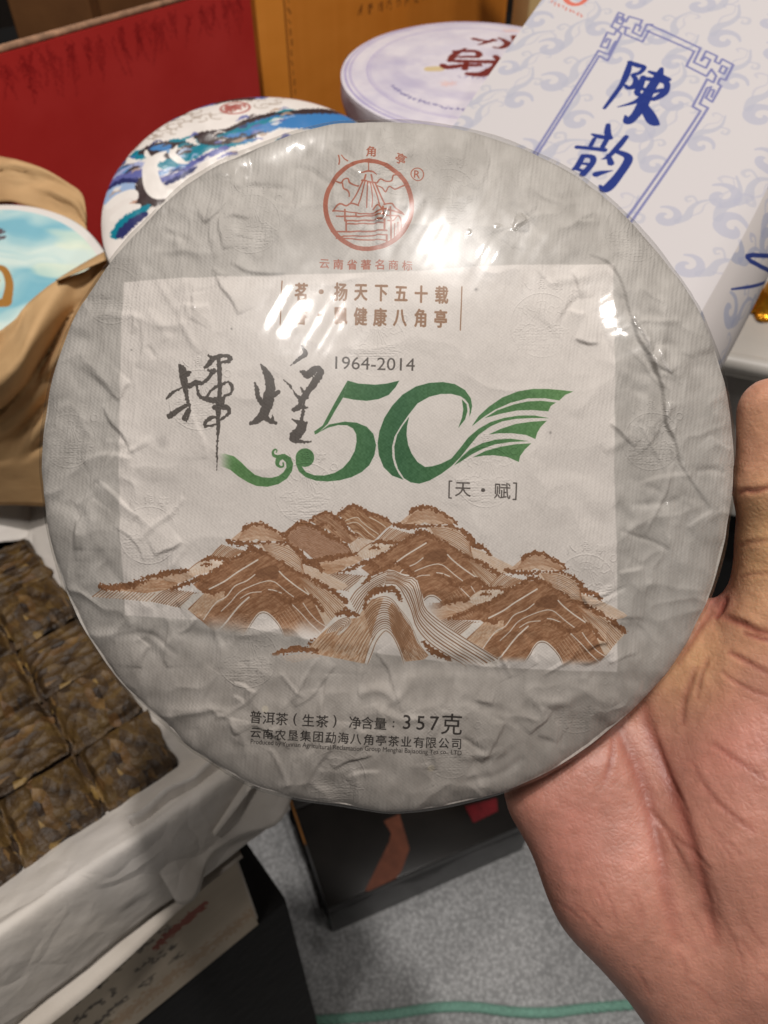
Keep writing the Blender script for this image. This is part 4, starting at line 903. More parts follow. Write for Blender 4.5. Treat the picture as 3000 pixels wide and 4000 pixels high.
tl(solid(mobj("paper_liner", liner("paper_liner", pe, -.012, TDp, False, 90, .002, 9), liner_paper.m), .0006))
pb = smooth_pts([(TDp-.045, -.448), (TDp-.03, -.436), (TDp-.012, -.418), (TDp, -.408), (TDp+.01, -.416), (TDp+.015, -.44)], 5)
tl(solid(mobj("paper_liner", liner("paper_liner", pb, -TW, .03, True, 90, .005, 12), liner_paper.m), .0006))
# torn corner of the liner hanging over the end of the front
cr_ = np.array([(0.0, .010, -.4175), (.018, .000, -.418), (.030, -.006, -.424), (.034, -.012, -.437)])
V = []; nU, nW = 40, 18
for i in range(nU):
    u = i/(nU-1)
    for j in range(nW):
        t = j/(nW-1); s_ = -.052+.105*u; drop = .002+(.075-.045*u)*t*(.55+.45*math.sin(2.2*u+.5)) + .004*math.sin(u*15)*t
        fold = .007*math.sin(u*9.5+1.2)*t+.0015*math.sin(u*21)
        p = T0+E1*s_+E2*(.012-.028*t-fold-.004*u); V.append((p.x, p.y, relz(-.416-drop+.004*u*(1-t))))
tl(solid(mobj("liner_corner", mesh("liner_corner", V, grid_faces(nU, nW)), liner_paper.m), .0007))

# scored slab: each square a part
tea = Mat("pressed_tea", rough=.5, spec=.45)
mp = tea.n('ShaderNodeMapping'); mp.inputs['Scale'].default_value = (1, 1.9, 1); mp.inputs['Rotation'].default_value = (0, 0, .6)
wv = tea.n('ShaderNodeTexNoise', Scale=22, Detail=2); tea.l(tea.coord(), wv.inputs['Vector']); wa = tea.n('ShaderNodeVectorMath', operation='MULTIPLY_ADD'); tea.l(wv.outputs['Color'], wa.inputs[0]); wa.inputs[1].default_value = (.016, .016, .016); tea.l(tea.coord(), wa.inputs[2]); tea.l(wa.outputs[0], mp.inputs[0])
tv = tea.n('ShaderNodeTexVoronoi', Scale=92, Randomness=1.); tea.l(mp.outputs[0], tv.inputs['Vector'])
c_a = tea.ramp(tv.outputs['Color'], [(.10, (.19, .135, .08)), (.40, (.30, .23, .13)), (.62, (.40, .32, .17)), (.80, (.44, .33, .20)), (.94, (.66, .57, .34))])
c_b = tea.ramp(tea.noise(38, 5, .65, None, 1.2), [(.30, (.38, .33, .28)), (.5, (.85, .8, .72)), (.70, (1, 1, 1))])
tea.color(tea.mult(c_a, c_b)); ad = tea.n('ShaderNodeMath', operation='ADD'); tea.l(tv.outputs['Distance'], ad.inputs[0]); tea.l(tea.noise(120, 5, .65), ad.inputs[1]); tea.bump(ad.outputs[0], .0022, 1.)
slabt = thing("tea_slab", "dark brown pressed tea slab scored into squares, lying inside the paper lined tray", "tea slab", (0, 0, 0))
PT = .0492; TZ = -.446
tiles = []
for kv in range(5):
    n_ = 22; g = np.linspace(0, 1, n_); U_, V_ = np.meshgrid(g, g, indexing='ij')
    ed = np.minimum(np.minimum(U_, 1-U_), np.minimum(V_, 1-V_)); hgt = .0095*sstep(0, .12, ed)**.7 + .0012*fbm(U_*5+kv*9, V_*5, 90+kv, 4)*sstep(0, .1, ed)+.0012*np.abs(fbm(U_*13+kv*5, V_*9, 95+kv, 2))
    s_ = (PT*.992-.004*vnoise(U_*6, V_*6+kv*3, 99)*(ed < .01)); XX = (U_-.5)*s_; YY = (V_-.5)*s_
    Vv = np.stack([XX, YY, hgt], -1).reshape(-1, 3); Vv2 = Vv.copy(); Vv2[:, 2] = -.012; idx_ = np.arange(n_*n_).reshape(n_, n_)
    F_ = [list(map(int, f[::-1])) for f in grid_faces(n_, n_)][:]; F_ = [f[::-1] for f in F_]
    bd = list(idx_[:, 0])+list(idx_[-1, 1:])+list(idx_[::-1, -1][1:])+list(idx_[0, ::-1][1:-1])
    nn = len(Vv); Vall = np.vstack([Vv, Vv2[bd]])
    for q in range(len(bd)):
        a, b = int(bd[q]), int(bd[(q+1) % len(bd)]); F_.append([a, nn+q, nn+(q+1) % len(bd), b])
    me_ = mesh("tea_tile", Vall, F_); me_.materials.append(tea.m); me_.polygons.foreach_set('use_smooth', np.ones(len(me_.polygons), dtype=bool)); tiles.append(me_)
rt = random.Random(12)
o = T0+E1*(-.012-7*PT)+E2*.036; o.z = relz(TZ-.013)
mobj('slab_base', box_mesh('slab_base', o, E1*(7*PT-.001), E2*(5*PT-.001), UP*.0105, .002), plain('tea_crumb', (.20, .14, .08), .8, .3, 200, .001, 300), slabt)  # base colour darkened to put shade in the grooves between squares
for i in range(7):
    for j in range(5):
        p = T0+E1*(-.010-PT*(i+.5))+E2*(.035+PT*(j+.5)); o = bpy.data.objects.new("tea_tile", tiles[rt.randrange(5)]); COL.objects.link(o); o.parent = slabt
        o.location = (p.x, p.y, relz(TZ)+rt.uniform(-.0015, .0012)); o.rotation_euler = (rt.uniform(-.03, .03), rt.uniform(-.03, .03), math.pi/2-AZ+rt.randrange(4)*math.pi/2+rt.uniform(-.02, .02)); sc_ = rt.uniform(.97, 1.0); o.scale = (sc_, sc_, rt.uniform(.85, 1.15))
# lower carton with smudged print on its front
def bcanvas(wm, hm, pxm=2200): 
    n_, m_ = int(wm*pxm), int(hm*pxm); return Canvas(n_, m_, lambda p: np.asarray(p, float)*pxm)
cvb = bcanvas(.36, .15); rb = random.Random(4)
for r_ in range(3):
    x = .03+.02*r_
    while x < .30:
        if rb.random() < .75 and x > .06:
            for q in range(3): cvb.stroke([(x+rb.uniform(0, .01), .045+.026*r_+rb.uniform(-.006, .006)), (x+rb.uniform(.004, .014), .045+.026*r_+rb.uniform(-.006, .006))], .0030, C(72, 66, 60), .55, rough=.002, smooth=0)
        x += .0165 if r_ == 0 else .011
cvb.stroke([(.295, .055), (.325, .05)], .012, C(140, 60, 44), .8, rough=.004); cvb.stroke([(.20, .112), (.24, .110)], .008, C(80, 96, 70), .5, rough=.004)
cvb.stroke([(0, .118), (.36, .12)], .016, C(150, 110, 76), .35, rough=.01)
bb = np.zeros((cvb.h, cvb.w, 3))+C(184, 170, 150); yv, xv = np.mgrid[0:cvb.h, 0:cvb.w]; bb += (.05*fbm(xv/90., yv/60., 33, 4))[..., None]
im_b = cvb.image("carton_print", bb); pm = printed("printed_carton", im_b, .7, .2)
lc = thing("cardboard_carton", "greyish white cardboard carton with smudged dark print, standing under the tea tray", "carton", (0, 0, 0))
slab("carton_body", -.36, -.005, .0015, .30, -.659, -.504, white_card.m, lc)
o = T0+E1*-.36+E2*-.0015; Vq = []
for i in (0, 1):
    for j in (0, 1):
        p = T0+E1*(-.36+.352*i)+E2*-.0012; Vq.append((p.x, p.y, relz(-.658+.153*j)))
solid(mobj("printed_front", mesh("printed_front", Vq, [[0, 2, 3, 1]], [(0, 0), (0, 1), (1, 0), (1, 1)]), pm.m, lc, smooth=False), .0008)
V = []
for i in range(14):
    for j in range(5):
        s_ = -.36+.355*i/13; t = j/4; p = T0+E1*s_+E2*(.001-.014*t-.003*math.sin(i*.9)*t-.01*t*(1-i/13)); V.append((p.x, p.y, relz(-.5025-.006*t-.006*t*(1-i/13))))
solid(mobj("top_flap", mesh("top_flap", V, grid_faces(14, 5)), white_card.m, lc), .0012)

# ------------------------------------------------------------------ black gift box in clear wrap on the carpet
zt = -1.18; A0 = PZ(1284, 3541, zt); B1 = Vector((.926, .378, 0)).normalized(); B2 = Vector((-.378, .926, 0)).normalized()
black_lac = plain("black_card", (.06, .055, .055), .35, .15, 20, .0004, 200)
grey_lac = plain("charcoal_card", (.125, .115, .108), .28, .12, 20)
copper = plain("copper_foil", (.42, .24, .17), .4, .1, 60); gold_e = plain("gold_edge", (.62, .40, .14), .4, .1, 60, metal=.4)
gb = thing("gift_box", "flat black gift box with copper swoosh lid, wrapped in film on carpet", "gift box", (0, 0, 0))
def bxx(name, a, b, c_, d, z0, z1, mat, bev=.002):
    o = Vector((A0.x, A0.y, 0))+B1*a+B2*c_; o.z = relz(z0); return mobj(name, box_mesh(name, o, B1*(b-a), B2*(d-c_), UP*(z1-z0), bev), mat, gb)
bxx("box_base", 0, .335, 0, .30, -H+.002, -1.2, black_lac); bxx("lid_front", -.002, .337, -.002, .152, -1.199, zt, grey_lac); bxx("lid_back", -.002, .337, .1535, .302, -1.199, zt+.001, grey_lac)
bxx("gold_strip", -.0045, -.0025, .10, .26, -1.196, -1.186, gold_e, .0005)
def onlid(px, py): 
    p = PZ(px, py, zt+.0022); return (p.x, p.y, p.z)
sw = [(1500, 3208), (1560, 3180), (1600, 3315), (1570, 3400), (1548, 3430), (1440, 3482), (1425, 3480), (1470, 3390), (1520, 3290), (1528, 3255)]
solid(mobj("copper_swoosh", mesh("copper_swoosh", [onlid(*p) for p in sw], [list(range(len(sw)))[::-1]]), copper, gb, smooth=False), .0006)
rd = [(1815, 3150), (1940, 3118), (1945, 3168), (1850, 3214)]
solid(mobj("red_tag", mesh("red_tag", [onlid(*p) for p in rd], [[3, 2, 1, 0]]), plain("red_tag", (.46, .10, .13), .4, .15, 90), gb, smooth=False), .0006)
# crinkled clear wrap gathered along the front foot and the left end
wrapm = bpy.data.materials.new("gift_wrap_film"); wrapm.use_nodes = True; wt_ = wrapm.node_tree; wt_.nodes.clear()
q0 = wt_.nodes.new('ShaderNodeOutputMaterial'); q1 = wt_.nodes.new('ShaderNodeMixShader'); q2 = wt_.nodes.new('ShaderNodeBsdfTransparent'); q3 = wt_.nodes.new('ShaderNodeBsdfGlossy'); q3.inputs['Roughness'].default_value = .09; q1.inputs[0].default_value = .09
wt_.links.new(q2.outputs[0], q1.inputs[1]); wt_.links.new(q3.outputs[0], q1.inputs[2]); wt_.links.new(q1.outputs[0], q0.inputs[0])
path = [(-.012, .30), (-.012, .0), (-.010, -.010), (.0, -.012), (.34, -.012)]; pl = smooth_pts(path, 40); V = []; KZ = 16
for i, (a, b) in enumerate(pl):
    for j in range(KZ):
        t = j/(KZ-1); q = .008*float(fbm(np.array(i*.16), np.array(t*5), 44, 3))+.010*(1-t)**3
        pp = Vector((A0.x, A0.y, 0))+B1*(a-(q if a < 0 else 0))+B2*(b-(q if b < 0 else 0)); V.append((pp.x, pp.y, .004+t*.118))
mobj("clear_wrap", mesh("clear_wrap", V, grid_faces(len(pl), KZ)), wrapm, gb)

# ------------------------------------------------------------------ green cord on the carpet
cp = [PZ(x, y, -H+.008) for x, y in ((500, 4060), (900, 4010), (1250, 3985), (1500, 3965), (1700, 3936), (1850, 3934), (2000, 3952), (2150, 3955), (2300, 3938), (2600, 3915), (2900, 3900))]
cps = smooth_pts([tuple(p) for p in cp], 26)
cord = thing("cord", "pale green twisted cord lying across the grey carpet", "cord", (0, 0, 0)); cm = plain("cord_fibre", (.52, .70, .63), .7, .12, 300, .0006, 900)
for ph in (0, 1, 2):
    pts = []
    for i, p in enumerate(cps):
        t = cps[min(i+1, len(cps)-1)]-cps[max(i-1, 0)]; sd = np.array([-t[1], t[0], 0])/np.hypot(t[0], t[1]); an = i*.75+ph*2.094
        pts.append(p+sd*.0026*math.cos(an)*1.2+np.array([0, 0, .0030])*math.sin(an))
    mobj("strand", tube_mesh("strand", pts, .0041, 8), cm, cord)

# ------------------------------------------------------------------ cartons standing at the back
def vbox(name, o, az, wdt, dep, z0, z1, mat, parent=None, bev=.003):
    """upright box: front left corner o (plan), front running to azimuth az, depth behind"""
    a = math.radians(az); d = Vector((math.sin(a), math.cos(a), 0)); b = Vector((-math.cos(a), math.sin(a), 0))
    q = Vector((o[0], o[1], relz(z0))); return mobj(name, box_mesh(name, q, d*wdt, b*dep, UP*(z1-z0), bev), mat, parent)
def vpanel(name, o, az, wdt, z0, z1, mat, parent, off=.0015):
    a = math.radians(az); d = Vector((math.sin(a), math.cos(a), 0)); b = Vector((math.cos(a), -math.sin(a), 0))
    V = []
    for i in (0, 1):
        for z_ in (z0, z1): p = Vector((o[0], o[1], 0))+d*wdt*i+b*off; V.append((p.x, p.y, relz(z_)))
    return solid(mobj(name, mesh(name, V, [[0, 2, 3, 1]], [(0, 0), (0, 1), (1, 0), (1, 1)]), mat, parent, smooth=False), .001)
# red carton: open top with the corrugated edge showing
RAZ = 33.0; RO = (-.385, .549); RWD = .452; RZ0, RZ1 = -.448, -.17
RO = (-.30-.545*.10, .68-.839*.10); RWD = .397
red_c = plain("red_carton_card", (.72, .13, .12), .55, .1, 12, .0004, 150)
cr = Canvas(1400, 1000, lambda p: np.asarray(p, float)); rr2 = random.Random(8)
for k in range(22):
    x = 25+k*62+rr2.uniform(-14, 14); y = 14
    for q in range(rr2.randrange(3, 6)):
        x0 = x+rr2.uniform(-22, 22); L = rr2.uniform(20, 90)
        cr.stroke([(x0, y+rr2.uniform(0, 40), rr2.uniform(6, 13)), (x0+rr2.uniform(-16, 16), y+L*.6, rr2.uniform(8, 20)), (x0+rr2.uniform(-26, 26), y+L+rr2.uniform(0, 60), 5)], 10, C(132, 18, 20), .27, rough=7, seed=k)
yv, xv = np.mgrid[0:1000, 0:1400]; rb_ = np.zeros((1000, 1400, 3))+C(192, 48, 44)+(.03*fbm(xv/200., yv/150., 12, 4))[..., None]
redp = printed("red_print", cr.image("red_carton_print", rb_), .5, .3)
rc_ = thing("red_carton", "large bright red carton with dark red ornament along its raw corrugated top edge", "carton", (RO[0], RO[1], H+RZ0))
rc_in = rc_
def sub(o, par, loc): o.parent = par; o.matrix_parent_inverse = Matrix.Translation(-Vector(loc)); return o
RL = (RO[0], RO[1], H+RZ0)
sub(vbox("front_board", RO, RAZ, RWD, .005, RZ0, RZ1, red_c), rc_, RL)
sub(vpanel("printed_face", RO, RAZ, RWD, RZ0+.002, RZ1-.0015, redp.m, None, .001), rc_, RL)
a = math.radians(RAZ); rd_ = Vector((math.sin(a), math.cos(a), 0)); rbk = Vector((-math.cos(a), math.sin(a), 0))
corr = plain("corrugated_board", (.60, .46, .36), .85, .2, 90)
def at2(o, d1, s1, d2, s2): p = Vector((o[0], o[1], 0))+d1*s1+d2*s2; return (p.x, p.y)
for nm_, s1, L_, dp in (("end_board", 0, .005, .06), ("end_board", RWD-.005, .005, .06)):
    sub(vbox(nm_, at2(RO, rd_, s1, rbk, .0055), RAZ, L_, dp, RZ0, RZ1-.004, red_c), rc_, RL)
sub(vbox("back_board", at2(RO, rd_, 0, rbk, .066), RAZ, RWD, .005, RZ0, RZ1-.02, corr), rc_, RL)
# fluting between the two liners of the cut edge
V = []; nF = 220
for i in range(nF):
    s_ = RWD*i/(nF-1); q = .0025+.0019*math.sin(i*1.25)
    for z_ in (RZ1-.002, RZ1+.0026):
        for dq in (-.0006, .0006): p = Vector((RO[0], RO[1], 0))+rd_*s_+rbk*(q+dq); V.append((p.x, p.y, relz(z_)))
F = []
for i in range(nF-1):
    b0, b1 = i*4, i*4+4; F += [[b0+2, b1+2, b1+3, b0+3], [b0, b1, b1+2, b0+2], [b0+1, b0+3, b1+3, b1+1]]
sub(mobj("corrugated_edge", mesh("corrugated_edge", V, F), corr), rc_, RL)
for q in (-.0003, .0047): sub(vbox("edge_liner", at2(RO, rd_, 0, rbk, q), RAZ, RWD, .0006, RZ1-.002, RZ1+.0030, corr, None, 0), rc_, RL)
# orange carton
OO = (-.147, 1.02); OAZ = 42.; OZ0, OZ1 = -.370, .05; OW = .50
co = Canvas(1800, 1300, lambda p: np.asarray(p, float)); ro_ = random.Random(3)
yv, xv = np.mgrid[0:1300, 0:1800]; ob_ = np.zeros((1300, 1800, 3))+C(216, 132, 46)+(.035*fbm(xv/400., yv/120., 14, 4)+.01*fbm(xv/30., yv/300., 15, 2))[..., None]
ob_[(xv < 150)] = ob_[(xv < 150)]*np.array([1.06, 1.08, 1.1]); 
co.stroke([(155, 0), (155, 1300)], 9, C(120, 66, 22), .7, smooth=0)
for k in range(40): co.stroke([(176+ro_.uniform(-6, 6), 20+k*34), (182+ro_.uniform(-8, 8), 34+k*34)], ro_.uniform(6, 12), C(120, 66, 22), .55, smooth=0)
for k in range(17):
    x = 620+k*66
    for q in range(5): co.stroke([(x+ro_.uniform(-18, 18), 905+ro_.uniform(-22, 22)), (x+ro_.uniform(-18, 18), 905+ro_.uniform(-22, 22))], ro_.uniform(5, 8), C(116, 64, 24), .7, smooth=0)
orp = printed("orange_print", co.image("orange_carton_print", ob_), .55, .3)
oc = thing("orange_carton", "tall orange brown carton with a faint line of brown print, beside the red carton", "carton", (OO[0], OO[1], H+OZ0)); OL = (OO[0], OO[1], H+OZ0)
oc_card = plain("orange_card", (.70, .40, .13), .6, .1, 15)
sub(vbox("carton_body", OO, OAZ, OW, .2, OZ0+.001, OZ1, oc_card), oc, OL); sub(vpanel("printed_face", OO, OAZ, OW, OZ0+.002, OZ1-.002, orp.m, None, .002), oc, OL)
# brown cartons behind, and two at the right of the orange one
brown = Mat("kraft_board", rough=.8, spec=.2); brown.color(brown.ramp(brown.noise(10, 5), [(.3, (.40, .26, .15)), (.7, (.50, .34, .20))])); brown.bump(brown.noise(60, 3), .0008, .5)
for pxa, pxb, y_, lab in ((60, 372, 1.02, "plain brown carton at the far left, beside the black gap"), (400, 1000, 1.05, "plain brown carton behind the red carton, right of the other brown one")):
    l = PD(pxa, 120, 1); xl = l.x/l.y*y_; r_ = PD(pxb, 120, 1); xr = r_.x/r_.y*y_
    vb = thing("brown_carton", lab, "carton", (xl, y_, H-.448), None, "brown cartons behind the red one")
    sub(vbox("carton_body", (xl, y_), 90, xr-xl, .12, -.447, .12, brown.m), vb, (xl, y_, H-.448))
    sub(vbox("carton_flap", (xl+.004, y_-.004), 90, (xr-xl)*.5-.006, .003, -.10, .12, brown.m), vb, (xl, y_, H-.448)); sub(vbox("carton_flap", (xl+(xr-xl)*.5+.002, y_-.004), 90, (xr-xl)*.5-.006, .003, -.10, .12, brown.m), vb, (xl, y_, H-.448))
yb = thing("cream_carton", "pale cream carton edge behind the top left corner of the white box", "carton", (.2, .80, H-.372))
pq = PD(2062, 60, .92)
sub(vbox("carton_body", (pq.x, pq.y), 75, .2, .05, -.371, .03, plain("cream_card", (.78, .66, .46), .7, .08, 12)), yb, (.2, .80, H-.372))
sub(vbox("carton_lid", (pq.x-.002, pq.y-.003), 75, .204, .056, .031, .05, plain("cream_lid", (.80, .70, .50), .7, .08, 12)), yb, (.2, .80, H-.372))

# ------------------------------------------------------------------ round tea cakes lying about
def disc_cake(t, R, th_, mat_top, mat_side, bulge=.008, seed=0, wr=.0006, film_=True):
    nr, nt = 60, 150; r1_ = np.linspace(0, 1, nr); tt = np.arange(nt)/nt*2*math.pi
    Rg, Tg = np.meshgrid(r1_, tt, indexing='ij'); z = bulge*np.maximum(1-Rg**2.4, 0)**.65
    ee = 1+.006*vnoise(Tg*9/math.pi, Tg*0, seed)*Rg**5
    x = R*Rg*np.cos(Tg)*ee; y = R*Rg*np.sin(Tg)*ee; z = z+wr*fbm(x*45, y*45, seed, 3)*(1-Rg**8)+wr*.8*Rg**4*(1-Rg**12)*vnoise(Tg*20/math.pi, Rg*2, seed+1)
    V = np.stack([x, y, z], -1).reshape(-1, 3)
    me_ = mesh("printed_top", V, grid_faces(nr, nt, True)[:, ::-1], np.column_stack([V[:, 0]/R/2+.5, V[:, 1]/R/2+.5]))
    mobj("printed_top", me_, mat_top, t)
    prof = [(1.0, -.0003), (1.006, -.15*th_), (1.0, -.55*th_), (.975, -.85*th_), (.90, -1.0*th_), (.4, -1.02*th_), (0, -1.0*th_)]
    pr_ = smooth_pts(prof, 4); V = []; nn_ = len(pr_)
    for (r_, z_) in pr_:
        q = 1+.006*vnoise(tt*9/math.pi, tt*0, seed)*min(r_, 1)**5
        wz = .0007*vnoise(tt*24/math.pi, tt*0+z_*90, seed+3)*(r_ > .5)
        V.append(np.column_stack([R*r_*q*np.cos(tt)+wz*np.cos(tt), R*r_*q*np.sin(tt)+wz*np.sin(tt), np.full(nt, z_)]))
    mobj("wrapped_side", mesh("wrapped_side", np.concatenate(V), grid_faces(nn_, nt, True)[:, ::-1]), mat_side, t)
def frame_for(px, py, d, tilt, yaw=0.):
    """lying disc whose top faces up and leans 'tilt' degrees towards the photographer"""
    c = PD(px, py, d); a = math.radians(yaw); n = Vector((math.sin(a)*math.sin(math.radians(tilt)), -math.cos(a)*math.sin(math.radians(tilt)), math.cos(math.radians(tilt))))
    v = Vector((c.x, c.y, 0)).normalized(); yd = (v-n*v.dot(n)).normalized(); xd = yd.cross(n)
    return c, Matrix((xd, yd, n)).transposed()
ND = 900
def dcanvas(): return Canvas(ND, ND, lambda p: np.column_stack([(np.asarray(p, float)[:, 0]+1)*ND/2, (1-np.asarray(p, float)[:, 1])*ND/2]))
yv, xv = np.mgrid[0:ND, 0:ND]; DXc = (xv+.5)/ND*2-1; DYc = 1-(yv+.5)/ND*2; DRc = np.hypot(DXc, DYc); DTc = np.arctan2(DYc, DXc)
# -- blue and white one: flowing bands
c_, fr = frame_for(1000, 815, .5, 23); WC, WF = c_, fr
def disc_map(c0, F0, R):
    xd, yd, nn = F0.col[0], F0.col[1], F0.col[2]; cc = Vector(c0)-Vector((0, 0, H))
    def f(l):
        out = []
        for a_ in l:
            r_ = c2w((a_[0]-1500)/3000, (2000-a_[1])/3000, -1)-Vector((0, 0, H)); p = r_*(cc.dot(nn)/r_.dot(nn))-cc
            out.append((p.dot(xd)/R, p.dot(yd)/R, *[q*.5/3000/R for q in a_[2:]]))
        return out
    return f
dmw = disc_map(WC, WF, .1)
def w1(l): return dmw([(200+.6028*a[0], 450+.6028*a[1], *[q*.6028*1.75 for q in a[2:]]) for a in l])
def w0(l): return dmw([(.6028*a[0], .6028*a[1], *[q*.6028*1.75 for q in a[2:]]) for a in l])
dw = dcanvas(); rw = random.Random(14)
wb = np.zeros((ND, ND, 3))+C(222, 214, 207)+(.03*fbm(DXc*4, DYc*4, 5, 4))[..., None]
for k in range(60):
    x = rw.uniform(430, 1500); y = 200-.28*(x-430)+rw.uniform(-90, 60); r_ = rw.uniform(14, 34); a0 = rw.uniform(0, 6)
    dw.stroke(w1([(x+r_*math.cos(a0+t)*1.4, y+.6*r_*math.sin(a0+t), 7) for t in np.linspace(0, 3.2, 8)]), .012, C(160, 144, 130), .6, smooth=0)
NAV, TEAL, SKY, VIO, UMB, WHT = C(44, 48, 96), C(16, 120, 140), C(62, 120, 176), C(96, 100, 158), C(62, 48, 48), C(226, 219, 212)
PALE = C(150, 172, 204)
for sd, (l, col) in enumerate((
    ([(400, 330, 40), (430, 318, 46), (480, 300, 40), (520, 285, 16)], UMB), ([(340, 500, 10), (370, 470, 60), (430, 430, 70), (520, 420, 60), (610, 425, 40)], VIO), ([(400, 395, 40), (470, 370, 50), (560, 365, 50), (620, 375, 30)], C(160, 166, 200)),
    ([(350, 500, 46), (400, 470, 26), (470, 455, 30), (530, 465, 24), (610, 470, 26)], NAV), ([(360, 545, 60), (440, 510, 60), (520, 520, 60), (600, 545, 50)], PALE), ([(430, 560, 20), (520, 545, 24), (600, 560, 20)], NAV),
    ([(600, 470, 30), (605, 530, 60), (620, 590, 80), (700, 610, 60)], UMB), ([(560, 278, 50), (600, 285, 60)], TEAL), ([(600, 270, 30), (660, 258, 60), (740, 245, 56), (800, 225, 40)], UMB), ([(680, 262, 40), (760, 250, 40), (800, 240, 26)], SKY),
    ([(650, 290, 40), (700, 300, 40), (740, 290, 30)], UMB), ([(790, 205, 16), (840, 215, 30), (880, 235, 20)], TEAL), ([(830, 245, 46), (880, 260, 60), (950, 268, 20)], UMB), ([(760, 310, 20), (800, 320, 40), (840, 300, 40), (900, 290, 30)], UMB),
    ([(870, 330, 40), (930, 320, 44), (1000, 285, 40), (1060, 262, 20)], TEAL), ([(740, 380, 40), (800, 362, 50), (860, 350, 30)], TEAL), ([(940, 270, 20), (990, 255, 20), (960, 200, 20)], TEAL),
    ([(955, 185, 30), (1040, 190, 44), (1130, 180, 44), (1220, 145, 46), (1320, 95, 50), (1480, 60, 60), (1660, 30, 60), (1900, 0, 60)], UMB), ([(1150, 205, 20), (1240, 180, 60), (1360, 140, 80), (1520, 100, 80), (1700, 90, 90), (1900, 60, 90)], SKY), ([(1100, 200, 10), (1230, 160, 26), (1330, 120, 26), (1500, 80, 26)], TEAL),
    ([(965, 195, 26), (1020, 232, 44), (1110, 240, 46), (1240, 228, 30), (1330, 205, 14)], UMB), ([(985, 262, 14), (1080, 275, 18), (1200, 262, 16), (1330, 225, 14)], TEAL),
    ([(720, 470, 30), (800, 450, 46), (900, 400, 40), (1010, 345, 36), (1150, 285, 26)], VIO), ([(760, 500, 16), (840, 470, 20), (950, 410, 18)], NAV), ([(700, 440, 30), (760, 430, 20), (880, 390, 14)], PALE),
    ([(440, 790, 50), (500, 740, 60), (570, 690, 40), (640, 650, 30)], TEAL), ([(470, 800, 40), (540, 745, 40), (620, 700, 30)], NAV), ([(430, 700, 10), (480, 650, 14), (570, 600, 12)], C(190, 150, 130)))): dw.stroke(w1(l), .05, col, 1, rough=.010, seed=sd)
for l, col in (([(940, 820, 30), (1060, 780, 40), (1180, 735, 40)], SKY), ([(1080, 735, 24), (1140, 745, 36), (1190, 740, 30)], UMB), ([(1180, 720, 24), (1300, 690, 44), (1420, 655, 50), (1560, 630, 50), (1700, 625, 50)], C(70, 100, 160)), ([(1400, 675, 20), (1500, 660, 26), (1640, 655, 24)], UMB), ([(1250, 690, 14), (1350, 660, 16), (1460, 630, 16)], TEAL)): dw.stroke(w0(l), .05, col, 1, rough=.008)
for k in range(70):
    x = rw.uniform(380, 1500); y = 470-.30*(x-380)+rw.uniform(-150, 110); L = rw.uniform(40, 130); col = rw.choice((UMB, TEAL, SKY, VIO, NAV, PALE, WHT, WHT, C(176, 150, 130)))
    dw.stroke(w1([(x, y, 4), (x+L*.5, y-.25*L+rw.uniform(-18, 18), rw.uniform(8, 20)), (x+L, y-.30*L, 3)]), .05, col, .85, rough=.006, seed=k)
for l in ([(500, 285, 20), (515, 318, 44), (560, 332, 24)], [(625, 265, 20), (635, 300, 34), (660, 320, 16)], [(830, 245, 10), (815, 275, 30), (800, 305, 44), (850, 350, 44), (890, 368, 14)], [(755, 285, 20), (700, 320, 60), (660, 370, 90), (660, 440, 100), (680, 510, 110), (720, 560, 100), (780, 560, 60)], [(640, 390, 60), (630, 450, 40)], [(380, 600, 60), (450, 560, 70), (540, 545, 60), (560, 580, 40)], [(420, 690, 60), (500, 640, 60), (580, 640, 40)]):
    dw.stroke([(a_, b_, w_*.62) for a_, b_, w_ in w1(l)], .05, WHT, smooth=5)
dw.stroke(w0([(1530+95*math.cos(t), 735+46*math.sin(t), 10) for t in np.linspace(0, 6.3, 30)]), .012, C(166, 92, 84), .8, smooth=0)
for q in range(16): dw.stroke(w0([(1530+rw.uniform(-65, 65), 735+rw.uniform(-28, 28), 12), (1530+rw.uniform(-65, 65), 735+rw.uniform(-28, 28), 12)]), .014, C(166, 92, 84), .7, smooth=0)
wm_ = printed("wave_paper", dw.image("wave_cake_print", wb), .3, .4, .0006, 60)
wsd = Mat("wave_side", rough=.45); wsd.color(wsd.ramp(wsd.noise(26, 3, .5, None, 1.5), [(.36, (.34, .36, .52)), (.46, (.80, .77, .74)), (.60, (.86, .83, .80)), (.70, (.30, .50, .62))]))
c_, fr = frame_for(1000, 815, .5, 23)
t = thing("tea_cake", "blue and white round tea cake with flowing bands, leaning before the red carton", "tea cake", c_, fr, "round tea cakes on the stall"); disc_cake(t, .1, .026, wm_.m, wsd.m, .010, 4, .0013)
